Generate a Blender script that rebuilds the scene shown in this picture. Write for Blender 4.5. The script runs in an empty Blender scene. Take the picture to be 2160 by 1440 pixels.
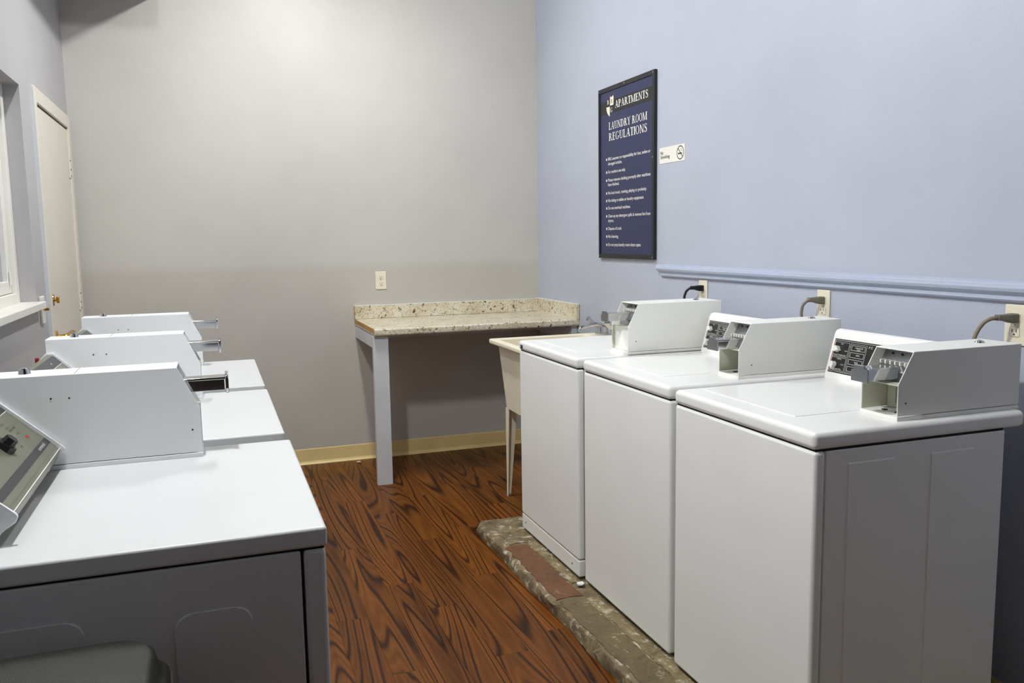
import bpy, bmesh, math, random
from mathutils import Vector, Matrix

random.seed(7)
SC = bpy.context.scene
COL = SC.collection

# ------------------------------------------------------------------ camera, world, exposure
def rad(a): return math.radians(a)
CAM_F, CAM_YAW, CAM_PITCH, CAM_ROLL, CAM_H = 1796.36, 19.4125, -6.9218, -0.9191, 1.4357
cam_data = bpy.data.cameras.new('camera')
cam = bpy.data.objects.new('camera', cam_data)
COL.objects.link(cam)
cam_data.sensor_fit = 'HORIZONTAL'
cam_data.sensor_width = 36.0
cam_data.lens = 36.0 * CAM_F / 2160.0
cam_data.clip_start = 0.02
_y, _t, _r = rad(CAM_YAW), rad(CAM_PITCH), rad(CAM_ROLL)
_fw = Vector((math.sin(_y) * math.cos(_t), math.cos(_y) * math.cos(_t), math.sin(_t)))
_rt = Vector((math.cos(_y), -math.sin(_y), 0))
_up = _rt.cross(_fw)
_rt2 = _rt * math.cos(_r) + _up * math.sin(_r)
_up2 = -_rt * math.sin(_r) + _up * math.cos(_r)
_m = Matrix((_rt2, _up2, -_fw)).transposed().to_4x4()
_m.translation = Vector((0, 0, CAM_H))
cam.matrix_world = _m
SC.camera = cam

def lin(c):
    c = c / 255.0
    return c / 12.92 if c <= 0.04045 else ((c + 0.055) / 1.055) ** 2.4
def C(r, g, b): return (lin(r), lin(g), lin(b), 1.0)

world = bpy.data.worlds.new('world')
SC.world = world
world.use_nodes = True
bg = world.node_tree.nodes['Background']
bg.inputs['Color'].default_value = C(176, 178, 200)
bg.inputs['Strength'].default_value = 1.0

SC.view_settings.view_transform = 'Standard'
SC.view_settings.look = 'None'
SC.view_settings.exposure = 0.0
SC.view_settings.gamma = 1.0
SC.view_settings.use_curve_mapping = False

LAMP_A, LAMP_B = (-0.18, 1.82), (0.60, 4.25)
STR_A, STR_B = 545.0, 190.0
LAMP_COLOR = (0.98, 1.0, 0.985, 1.0)

# ------------------------------------------------------------------ room dimensions
XL, XR, YB, YN, ZC = -0.717, 2.153, 5.529, -4.5, 3.40

# ------------------------------------------------------------------ materials
def new_mat(name):
    m = bpy.data.materials.new(name)
    m.use_nodes = True
    nt = m.node_tree
    return m, nt, nt.nodes['Principled BSDF']

def N(nt, typ, **kw):
    n = nt.nodes.new(typ)
    for k, v in kw.items():
        if k in n.inputs: n.inputs[k].default_value = v
        else: setattr(n, k, v)
    return n

def coords(nt, out='Object', scale=(1, 1, 1)):
    tc = N(nt, 'ShaderNodeTexCoord')
    mp = N(nt, 'ShaderNodeMapping')
    mp.inputs['Scale'].default_value = scale
    nt.links.new(tc.outputs[out], mp.inputs['Vector'])
    return mp.outputs['Vector']

def ramp(nt, fac, stops):
    r = N(nt, 'ShaderNodeValToRGB')
    e = r.color_ramp.elements
    while len(e) < len(stops): e.new(0.5)
    for i, (p, c) in enumerate(stops):
        e[i].position = p
        e[i].color = c if isinstance(c, tuple) else (c, c, c, 1)
    nt.links.new(fac, r.inputs['Fac'])
    return r.outputs['Color']

def mixc(nt, fac, a, b, mode='MIX'):
    m = N(nt, 'ShaderNodeMix', data_type='RGBA', blend_type=mode)
    for sock, v in ((m.inputs[0], fac), (m.inputs[6], a), (m.inputs[7], b)):
        if hasattr(v, 'is_linked'): nt.links.new(v, sock)
        else: sock.default_value = v
    return m.outputs[2]

def bump(nt, bsdf, height, strength=0.2, dist=0.01):
    b = N(nt, 'ShaderNodeBump')
    b.inputs['Strength'].default_value = strength
    b.inputs['Distance'].default_value = dist
    nt.links.new(height, b.inputs['Height'])
    nt.links.new(b.outputs['Normal'], bsdf.inputs['Normal'])

def plain(name, col, rough=0.5, metal=0.0, spec=0.5, grain=0.0, gscale=400.0, var=0.04, coat=0.0):
    """paint, plastic or metal with a faint uneven tone and fine relief"""
    m, nt, b = new_mat(name)
    b.inputs['Roughness'].default_value = rough
    b.inputs['Metallic'].default_value = metal
    b.inputs['Specular IOR Level'].default_value = spec
    b.inputs['Coat Weight'].default_value = coat
    v = coords(nt)
    n = N(nt, 'ShaderNodeTexNoise', Scale=3.5, Detail=4.0)
    nt.links.new(v, n.inputs['Vector'])
    d = tuple(max(0, c * (1 - 2 * var)) for c in col[:3]) + (1,)
    l = tuple(min(1, c * (1 + var)) for c in col[:3]) + (1,)
    nt.links.new(ramp(nt, n.outputs['Fac'], [(0.3, d), (0.7, l)]), b.inputs['Base Color'])
    if grain:
        g = N(nt, 'ShaderNodeTexNoise', Scale=gscale, Detail=2.0)
        nt.links.new(v, g.inputs['Vector'])
        bump(nt, b, g.outputs['Fac'], grain, 0.002)
    return m

def wall_paint(name, col, seam=False):
    m, nt, b = new_mat(name)
    b.inputs['Roughness'].default_value = 0.42
    b.inputs['Specular IOR Level'].default_value = 0.35
    v = coords(nt)
    n = N(nt, 'ShaderNodeTexNoise', Scale=1.3, Detail=5.0, Roughness=0.6)
    nt.links.new(v, n.inputs['Vector'])
    d = tuple(c * 0.93 for c in col[:3]) + (1,)
    l = tuple(min(1, c * 1.04) for c in col[:3]) + (1,)
    base = ramp(nt, n.outputs['Fac'], [(0.3, d), (0.7, l)])
    if seam:      # the lower coat of paint was mixed a little browner
        tc = N(nt, 'ShaderNodeTexCoord')
        sx = N(nt, 'ShaderNodeSeparateXYZ')
        nt.links.new(tc.outputs['Object'], sx.inputs[0])
        mr = N(nt, 'ShaderNodeMapRange')
        mr.inputs['From Min'].default_value = 1.30
        mr.inputs['From Max'].default_value = 1.25
        nt.links.new(sx.outputs['Z'], mr.inputs['Value'])
        base = mixc(nt, mr.outputs['Result'], base, mixc(nt, 1.0, base, (0.93, 0.915, 0.89, 1), 'MULTIPLY'))
    nt.links.new(base, b.inputs['Base Color'])
    f = N(nt, 'ShaderNodeTexNoise', Scale=160.0, Detail=3.0)
    f2 = N(nt, 'ShaderNodeTexNoise', Scale=14.0, Detail=3.0)
    nt.links.new(v, f.inputs['Vector']); nt.links.new(v, f2.inputs['Vector'])
    ad = N(nt, 'ShaderNodeMath', operation='ADD')
    nt.links.new(f.outputs['Fac'], ad.inputs[0]); nt.links.new(f2.outputs['Fac'], ad.inputs[1])
    bump(nt, b, ad.outputs[0], 0.13, 0.004)
    return m

def wood_floor(name):
    m, nt, b = new_mat(name)
    b.inputs['Roughness'].default_value = 0.38
    b.inputs['Specular IOR Level'].default_value = 0.16
    tc = N(nt, 'ShaderNodeTexCoord')
    oi = N(nt, 'ShaderNodeObjectInfo')
    sc = N(nt, 'ShaderNodeVectorMath', operation='SCALE')
    cx = N(nt, 'ShaderNodeCombineXYZ')
    for k, f in enumerate((7.3, 31.0, 17.0)):
        mm = N(nt, 'ShaderNodeMath', operation='MULTIPLY')
        mm.inputs[1].default_value = f
        nt.links.new(oi.outputs['Random'], mm.inputs[0])
        nt.links.new(mm.outputs[0], cx.inputs[k])
    ad = N(nt, 'ShaderNodeVectorMath', operation='ADD')
    nt.links.new(tc.outputs['Object'], ad.inputs[0]); nt.links.new(cx.outputs[0], ad.inputs[1])
    def mapped(s):
        mp = N(nt, 'ShaderNodeMapping'); mp.inputs['Scale'].default_value = s
        nt.links.new(ad.outputs[0], mp.inputs['Vector']); return mp.outputs['Vector']
    n1 = N(nt, 'ShaderNodeTexNoise', Scale=1.0, Detail=0.7, Roughness=0.4, Distortion=0.45)
    nt.links.new(mapped((5.5, 0.40, 3)), n1.inputs['Vector'])
    mu = N(nt, 'ShaderNodeMath', operation='MULTIPLY'); mu.inputs[1].default_value = 105.0
    nt.links.new(n1.outputs['Fac'], mu.inputs[0])
    si = N(nt, 'ShaderNodeMath', operation='SINE'); nt.links.new(mu.outputs[0], si.inputs[0])
    hl = N(nt, 'ShaderNodeMath', operation='MULTIPLY_ADD'); hl.inputs[1].default_value = 0.5; hl.inputs[2].default_value = 0.5
    nt.links.new(si.outputs[0], hl.inputs[0])
    ring = ramp(nt, hl.outputs[0], [(0.0, C(50, 24, 7)), (0.07, C(78, 43, 13)), (0.22, C(106, 63, 20)), (0.7, C(118, 73, 25)), (1.0, C(102, 58, 17))])
    n2 = N(nt, 'ShaderNodeTexNoise', Scale=1.0, Detail=3.0, Roughness=0.6)
    nt.links.new(mapped((16, 0.7, 3)), n2.inputs['Vector'])
    broad = ramp(nt, n2.outputs['Fac'], [(0.30, (0.5, 0.42, 0.38, 1)), (0.42, (0.88, 0.85, 0.82, 1)), (0.68, (1.28, 1.22, 1.12, 1))])
    c1 = mixc(nt, 0.85, ring, broad, 'MULTIPLY')
    n3 = N(nt, 'ShaderNodeTexNoise', Scale=1.0, Detail=4.0, Roughness=0.7)
    nt.links.new(mapped((230, 6, 3)), n3.inputs['Vector'])
    fine = ramp(nt, n3.outputs['Fac'], [(0.3, (0.72, 0.7, 0.68, 1)), (0.6, (1.05, 1.05, 1.05, 1))])
    c2 = mixc(nt, 0.7, c1, fine, 'MULTIPLY')
    tint = ramp(nt, oi.outputs['Random'], [(0.0, (0.80, 0.76, 0.74, 1)), (0.5, (1.0, 0.98, 0.96, 1)), (1.0, (1.15, 1.08, 1.0, 1))])
    c3 = mixc(nt, 1.0, c2, tint, 'MULTIPLY')
    nt.links.new(c3, b.inputs['Base Color'])
    bump(nt, b, n3.outputs['Fac'], 0.12, 0.002)
    return m

def granite(name):
    m, nt, b = new_mat(name)
    b.inputs['Roughness'].default_value = 0.28
    v = coords(nt)
    n1 = N(nt, 'ShaderNodeTexNoise', Scale=9.0, Detail=4.0)
    n2 = N(nt, 'ShaderNodeTexNoise', Scale=46.0, Detail=5.0, Roughness=0.66, Distortion=0.9)
    n3 = N(nt, 'ShaderNodeTexNoise', Scale=95.0, Detail=3.0, Roughness=0.6)
    vo = N(nt, 'ShaderNodeTexVoronoi', Scale=60.0)
    for q in (n1, n2, n3, vo): nt.links.new(v, q.inputs['Vector'])
    base = ramp(nt, n1.outputs['Fac'], [(0.3, C(196, 178, 140)), (0.5, C(218, 208, 180)), (0.7, C(232, 228, 214))])
    pat = ramp(nt, n3.outputs['Fac'], [(0.38, C(170, 148, 104)), (0.5, C(226, 220, 202))])
    c = mixc(nt, 0.45, base, pat)
    mott = ramp(nt, n2.outputs['Fac'], [(0.37, 0.9), (0.44, 0.0)])
    c = mixc(nt, mott, c, C(74, 70, 62))
    blk = ramp(nt, n2.outputs['Fac'], [(0.33, 1.0), (0.37, 0.0)])
    c = mixc(nt, blk, c, C(22, 22, 24))
    nt.links.new(c, b.inputs['Base Color'])
    return m

def concrete(name, base, light, dark, lightcut=0.6, scale=16.0):
    m, nt, b = new_mat(name)
    b.inputs['Roughness'].default_value = 0.8
    v = coords(nt)
    n1 = N(nt, 'ShaderNodeTexNoise', Scale=scale, Detail=8.0, Roughness=0.68, Distortion=0.4)
    n2 = N(nt, 'ShaderNodeTexNoise', Scale=scale * 7, Detail=5.0, Roughness=0.7)
    n4 = N(nt, 'ShaderNodeTexNoise', Scale=scale * 0.45, Detail=6.0, Roughness=0.6)
    for q in (n1, n2, n4): nt.links.new(v, q.inputs['Vector'])
    c = ramp(nt, n1.outputs['Fac'], [(0.28, dark), (0.48, base), (lightcut, base), (lightcut + 0.07, light)])
    c = mixc(nt, ramp(nt, n4.outputs['Fac'], [(0.4, 0.0), (0.6, 0.45)]), c, dark)
    c = mixc(nt, 0.6, c, ramp(nt, n2.outputs['Fac'], [(0.3, 0.55), (0.65, 1.1)]), 'MULTIPLY')
    nt.links.new(c, b.inputs['Base Color'])
    ad = N(nt, 'ShaderNodeMath', operation='ADD')
    nt.links.new(n1.outputs['Fac'], ad.inputs[0]); nt.links.new(n2.outputs['Fac'], ad.inputs[1])
    bump(nt, b, ad.outputs[0], 0.7, 0.01)
    return m

def glass_mat(name):
    m, nt, b = new_mat(name)
    b.inputs['Base Color'].default_value = (0.93, 0.95, 0.97, 1)
    b.inputs['Transmission Weight'].default_value = 1.0
    b.inputs['Roughness'].default_value = 0.03
    b.inputs['IOR'].default_value = 1.2
    n = N(nt, 'ShaderNodeTexNoise', Scale=2.0)
    nt.links.new(coords(nt), n.inputs['Vector'])
    bump(nt, b, n.outputs['Fac'], 0.03, 0.01)
    return m

def emit_mat(name, col, strength):
    m, nt, b = new_mat(name)
    b.inputs['Base Color'].default_value = (0.9, 0.9, 0.9, 1)
    b.inputs['Emission Color'].default_value = col
    b.inputs['Emission Strength'].default_value = strength
    return m

M = {}
M['wall_back'] = wall_paint('grey_wall_paint', C(198, 195, 190), seam=True)
M['wall_left'] = wall_paint('lavender_grey_wall_paint', C(180, 178, 180))
M['wall_right'] = wall_paint('pale_blue_wall_paint', C(181, 186, 200))
M['wall_near'] = wall_paint('dark_brown_wall_paint', C(84, 76, 68))
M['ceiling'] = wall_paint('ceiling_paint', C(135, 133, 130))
M['wood'] = wood_floor('wood_plank_vinyl')
M['subfloor'] = plain('dark_subfloor', C(30, 16, 8), 0.8)
M['enamel'] = plain('white_enamel', C(243, 243, 241), 0.26, spec=0.35, grain=0.02, gscale=900, var=0.012)
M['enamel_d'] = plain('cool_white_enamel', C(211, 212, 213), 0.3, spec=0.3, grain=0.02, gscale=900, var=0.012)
M['case'] = plain('warm_white_powder_coat', C(246, 246, 240), 0.4, grain=0.05, gscale=1200, var=0.015)
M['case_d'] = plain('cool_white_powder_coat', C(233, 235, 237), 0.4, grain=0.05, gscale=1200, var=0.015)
M['inside'] = plain('greenish_white_coat', C(206, 206, 186), 0.5, var=0.04)
M['chrome'] = plain('chrome', C(205, 205, 208), 0.1, metal=1.0, var=0.02)
M['zinc'] = plain('zinc_plate', C(165, 168, 172), 0.34, metal=1.0, var=0.1)
M['brass'] = plain('polished_brass', C(205, 160, 60), 0.2, metal=1.0)
M['black'] = plain('black_plastic', C(20, 20, 21), 0.4)
M['gap'] = plain('black_gap_fill', C(12, 12, 13), 0.8)  # black that stands in for the shade inside open panel gaps
M['panel_black'] = plain('black_control_panel', C(24, 24, 25), 0.3)
M['print_white'] = plain('white_print', C(228, 226, 220), 0.5)
M['print_red'] = plain('red_print', C(190, 50, 30), 0.5)
M['print_dark'] = plain('dark_print', C(40, 38, 34), 0.5)
M['knob_white'] = plain('white_knob_plastic', C(232, 230, 224), 0.35)
M['olive'] = plain('olive_grey_panel', C(126, 126, 108), 0.3, metal=0.35, var=0.05)
M['char_strip'] = plain('charcoal_strip', C(48, 47, 50), 0.35)
M['cream'] = plain('cream_vinyl', C(230, 206, 146), 0.42, var=0.06)
M['door'] = plain('cream_door_paint', C(222, 215, 202), 0.4, grain=0.05, gscale=120, var=0.02)
M['trimwhite'] = plain('white_trim_paint', C(232, 229, 222), 0.4, var=0.03)
M['rail'] = plain('pale_blue_trim_paint', C(184, 192, 212), 0.4, var=0.02)
M['greypaint'] = plain('grey_painted_wood', C(212, 214, 218), 0.5, grain=0.1, gscale=60, var=0.04)
M['raw'] = plain('raw_particle_board', C(196, 150, 84), 0.7, var=0.1)
M['granite'] = granite('speckled_granite_laminate')
M['caulk'] = plain('white_caulk', C(232, 230, 222), 0.5)
M['tub'] = plain('cream_tub_plastic', C(238, 230, 206), 0.42, var=0.04)
M['ivory'] = plain('ivory_plastic', C(238, 230, 208), 0.4)
M['slot'] = plain('dark_slot', C(30, 26, 22), 0.7)
M['navy'] = plain('navy_sign_face', C(35, 41, 80), 0.35, var=0.02)
M['sign_black'] = plain('black_sign_frame', C(24, 24, 27), 0.4)
M['sticker'] = plain('white_sticker', C(236, 232, 224), 0.5)
M['cord_black'] = plain('black_cord', C(18, 18, 20), 0.45)
M['cord_grey'] = plain('taupe_cord', C(134, 122, 106), 0.5)
M['plug_grey'] = plain('grey_plug', C(120, 116, 102), 0.5)
M['bin'] = plain('black_pebbled_plastic', C(30, 29, 21), 0.4, spec=0.6, grain=0.8, gscale=650, var=0.25)
M['red'] = plain('red_valve_handle', C(150, 44, 36), 0.4)
M['blue'] = plain('blue_plastic', C(80, 130, 200), 0.3)
M['pink'] = plain('pale_pink_paper', C(230, 190, 178), 0.8)
M['paper'] = plain('white_paper', C(235, 232, 228), 0.8)
M['concrete'] = concrete('rough_concrete', C(150, 132, 98), C(226, 216, 196), C(70, 60, 42), 0.55)
M['conc_edge'] = concrete('mortar_concrete', C(164, 146, 106), C(226, 216, 190), C(88, 78, 54), 0.54, 22)
M['brown'] = concrete('red_brown_paver', C(124, 84, 54), C(200, 184, 156), C(98, 66, 44), 0.62, 12)
M['olive_stone'] = concrete('olive_grey_paver', C(124, 110, 76), C(206, 194, 166), C(92, 82, 56), 0.60, 14)
M['glass'] = glass_mat('window_glass')
M['lamp'] = emit_mat('lamp_diffuser', LAMP_COLOR, STR_A)
M['lamp_b'] = emit_mat('lamp_diffuser_b', LAMP_COLOR, STR_B)

# ------------------------------------------------------------------ geometry helpers
def world_loc(o):
    v = Vector((0, 0, 0))
    while o is not None:
        v += o.location; o = o.parent
    return v

def link(name, bm, mat, parent=None, smooth=False, keep_origin=False):
    me = bpy.data.meshes.new(name)
    o = bpy.data.objects.new(name, me)
    COL.objects.link(o)
    bmesh.ops.recalc_face_normals(bm, faces=bm.faces[:])
    if parent is not None:
        o.parent = parent
        off = world_loc(parent)
    elif keep_origin:
        off = Vector((0, 0, 0))
    else:
        xs = [v.co for v in bm.verts]
        off = Vector(((min(v.x for v in xs) + max(v.x for v in xs)) / 2,
                      (min(v.y for v in xs) + max(v.y for v in xs)) / 2, min(v.z for v in xs)))
        o.location = off
    for v in bm.verts: v.co -= off
    bm.to_mesh(me); bm.free()
    me.materials.append(M[mat] if isinstance(mat, str) else mat)
    if smooth:
        for p in me.polygons: p.use_smooth = True
        me.set_sharp_from_angle(angle=rad(50))
        wn = o.modifiers.new('weighted_normals', 'WEIGHTED_NORMAL'); wn.keep_sharp = True; wn.weight = 80
    return o

def BM(): return bmesh.new()

def box(bm, x0, x1, y0, y1, z0, z1, bev=0.0, seg=2):
    x0, x1 = min(x0, x1), max(x0, x1); y0, y1 = min(y0, y1), max(y0, y1); z0, z1 = min(z0, z1), max(z0, z1)
    r = bmesh.ops.create_cube(bm, size=1.0)
    vs = r['verts']
    for v in vs:
        v.co.x = x0 if v.co.x < 0 else x1
        v.co.y = y0 if v.co.y < 0 else y1
        v.co.z = z0 if v.co.z < 0 else z1
    if bev > 0:
        es = list({e for v in vs for e in v.link_edges})
        bmesh.ops.bevel(bm, geom=es, offset=bev, segments=seg, profile=0.5, affect='EDGES')
    return bm

def bx(name, parent, mat, x0, x1, y0, y1, z0, z1, bev=0.0, seg=2):
    bm = BM(); box(bm, x0, x1, y0, y1, z0, z1, bev, seg)
    return link(name, bm, mat, parent, smooth=bev > 0)

def prism(bm, poly, a, b, axis='y', bev=0.0, seg=2):
    """poly: list of 2-D points in the other two axes (xz for y, yz for x, xy for z), extruded a..b"""
    def P(q, t):
        if axis == 'y': return (q[0], t, q[1])
        if axis == 'x': return (t, q[0], q[1])
        return (q[0], q[1], t)
    v0 = [bm.verts.new(P(q, a)) for q in poly]
    v1 = [bm.verts.new(P(q, b)) for q in poly]
    n = len(poly)
    fs = [bm.faces.new(v0), bm.faces.new(list(reversed(v1)))]
    for i in range(n):
        fs.append(bm.faces.new((v0[i], v0[(i + 1) % n], v1[(i + 1) % n], v1[i])))
    if bev > 0:
        es = list({e for v in v0 + v1 for e in v.link_edges})
        bmesh.ops.bevel(bm, geom=es, offset=bev, segments=seg, profile=0.5, affect='EDGES')
    return bm

def cyl(bm, p0, p1, r0, r1=None, n=16):
    p0, p1 = Vector(p0), Vector(p1)
    r1 = r0 if r1 is None else r1
    d = (p1 - p0)
    M4 = d.to_track_quat('Z', 'Y').to_matrix().to_4x4()
    M4.translation = (p0 + p1) / 2
    bmesh.ops.create_cone(bm, cap_ends=True, segments=n, radius1=r0, radius2=r1, depth=d.length, matrix=M4)
    return bm

def ball(bm, c, r, sc=(1, 1, 1), n=12):
    m = Matrix.Translation(c) @ Matrix.Diagonal((sc[0], sc[1], sc[2], 1))
    bmesh.ops.create_uvsphere(bm, u_segments=n, v_segments=n // 2 + 2, radius=r, matrix=m)
    return bm

def catmull(pts, k=6):
    pts = [Vector(p) for p in pts]
    out = []
    P = [2 * pts[0] - pts[1]] + pts + [2 * pts[-1] - pts[-2]]
    for i in range(1, len(P) - 2):
        for j in range(k):
            t = j / k
            a, b, c, d = P[i - 1], P[i], P[i + 1], P[i + 2]
            out.append(0.5 * ((2 * b) + (c - a) * t + (2 * a - 5 * b + 4 * c - d) * t * t + (3 * b - a - 3 * c + d) * t ** 3))
    out.append(pts[-1])
    return out

def tube(bm, pts, r, n=10, k=6):
    pts = catmull(pts, k)
    up = Vector((0.13, 0.29, 1)).normalized()
    rings = []
    for i, p in enumerate(pts):
        t = (pts[min(i + 1, len(pts) - 1)] - pts[max(i - 1, 0)]).normalized()
        a = t.cross(up)
        if a.length < 1e-3: a = t.cross(Vector((1, 0, 0)))
        a.normalize(); b = t.cross(a)
        rr = r(i / (len(pts) - 1)) if callable(r) else r
        rings.append([bm.verts.new(p + (a * math.cos(2 * math.pi * q / n) + b * math.sin(2 * math.pi * q / n)) * rr) for q in range(n)])
    for i in range(len(rings) - 1):
        for q in range(n):
            bm.faces.new((rings[i][q], rings[i][(q + 1) % n], rings[i + 1][(q + 1) % n], rings[i + 1][q]))
    bm.faces.new(rings[0]); bm.faces.new(list(reversed(rings[-1])))
    return bm

def rrect(hx, hy, r, n=5):
    out = []
    for cx, cy, a0 in ((hx - r, hy - r, 0), (-hx + r, hy - r, 90), (-hx + r, -hy + r, 180), (hx - r, -hy + r, 270)):
        for i in range(n + 1):
            a = rad(a0 + 90 * i / n)
            out.append((cx + r * math.cos(a), cy + r * math.sin(a)))
    return out

def loft(bm, rings, cap0=True, cap1=True):
    """rings: list of lists of 3-D points of equal count"""
    vs = [[bm.verts.new(p) for p in r] for r in rings]
    n = len(vs[0])
    for i in range(len(vs) - 1):
        for q in range(n):
            bm.faces.new((vs[i][q], vs[i][(q + 1) % n], vs[i + 1][(q + 1) % n], vs[i + 1][q]))
    if cap0: bm.faces.new(vs[0])
    if cap1: bm.faces.new(list(reversed(vs[-1])))
    return bm

def tag(o, label, cat, group=None):
    o['label'] = label; o['category'] = cat
    if group: o['group'] = group
    return o

def struct(o):
    o['kind'] = 'structure'
    return o

def thing(name, loc, label, cat, group=None):
    o = bpy.data.objects.new(name, None)
    o.empty_display_size = 0.1
    COL.objects.link(o)
    o.location = loc
    return tag(o, label, cat, group)

# ------------------------------------------------------------------ lettering
_fc = bpy.data.curves.new('letter_source', 'FONT')
_fo = bpy.data.objects.new('letter_source', _fc)
COL.objects.link(_fo)
def text_verts(s):
    _fc.body = s
    bpy.context.view_layer.update()
    dg = bpy.context.evaluated_depsgraph_get()
    me = bpy.data.meshes.new_from_object(_fo.evaluated_get(dg))
    vs = [(v.co.x, v.co.y) for v in me.vertices]
    fs = [tuple(p.vertices) for p in me.polygons]
    bpy.data.meshes.remove(me)
    return vs, fs
CAPH = max(v[1] for v in text_verts('H')[0])

def put_text(bm, s, o, u, v, width, cap):
    """flat lettering: left baseline o, direction u, up v, total width, capital height"""
    vs, fs = text_verts(s)
    if not vs: return
    x0 = min(q[0] for q in vs); x1 = max(q[0] for q in vs)
    sx = width / (x1 - x0); sy = cap / CAPH
    o, u, v = Vector(o), Vector(u), Vector(v)
    bv = [bm.verts.new(o + u * ((q[0] - x0) * sx) + v * (q[1] * sy)) for q in vs]
    for f in fs:
        try: bm.faces.new([bv[i] for i in f])
        except ValueError: pass

# a hand-drawn roman capital alphabet (heavy stems, hairlines, slab serifs) for the sign's headings
TH, HL, SF = 0.205, 0.082, 0.07
def _stem(x, y0=0, y1=1, w=TH, serif=(1, 1), ext=0.09):
    ps = [[(x, y0), (x + w, y0), (x + w, y1), (x, y1)]]
    if serif[0]: ps.append([(x - ext, y0), (x + w + ext, y0), (x + w + ext, y0 + SF), (x - ext, y0 + SF)])
    if serif[1]: ps.append([(x - ext, y1 - SF), (x + w + ext, y1 - SF), (x + w + ext, y1), (x - ext, y1)])
    return ps
def _bar(x0, x1, y, h=HL): return [[(x0, y), (x1, y), (x1, y + h), (x0, y + h)]]
def _diag(xa, ya, xb, yb, w): return [[(xa, ya), (xa + w, ya), (xb + w, yb), (xb, yb)]]
def _arc(cx, cy, rx, ry, tx, ty, a0, a1, n=18):
    ps = []
    for i in range(n):
        q = []
        for j, sgn in ((i, 0), (i + 1, 0), (i + 1, 1), (i, 1)):
            a = rad(a0 + (a1 - a0) * j / n)
            kx, ky = (rx, ry) if not sgn else (rx - tx, ry - ty)
            q.append((cx + kx * math.cos(a), cy + ky * math.sin(a)))
        ps.append(q)
    return ps
def _ribbon(pts, ws):
    c = [Vector((p[0], p[1], 0)) for p in pts]
    c = catmull(c, 5); m = len(c); ps = []; L = []; Rr = []
    for i, p in enumerate(c):
        t = (c[min(i + 1, m - 1)] - c[max(i - 1, 0)]).normalized()
        f = i / (m - 1) * (len(ws) - 1); k = min(int(f), len(ws) - 2)
        w = (ws[k] * (k + 1 - f) + ws[k + 1] * (f - k)) / 2
        L.append((p.x - t.y * w, p.y + t.x * w)); Rr.append((p.x + t.y * w, p.y - t.x * w))
    for i in range(m - 1): ps.append([L[i], L[i + 1], Rr[i + 1], Rr[i]])
    return ps
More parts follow.
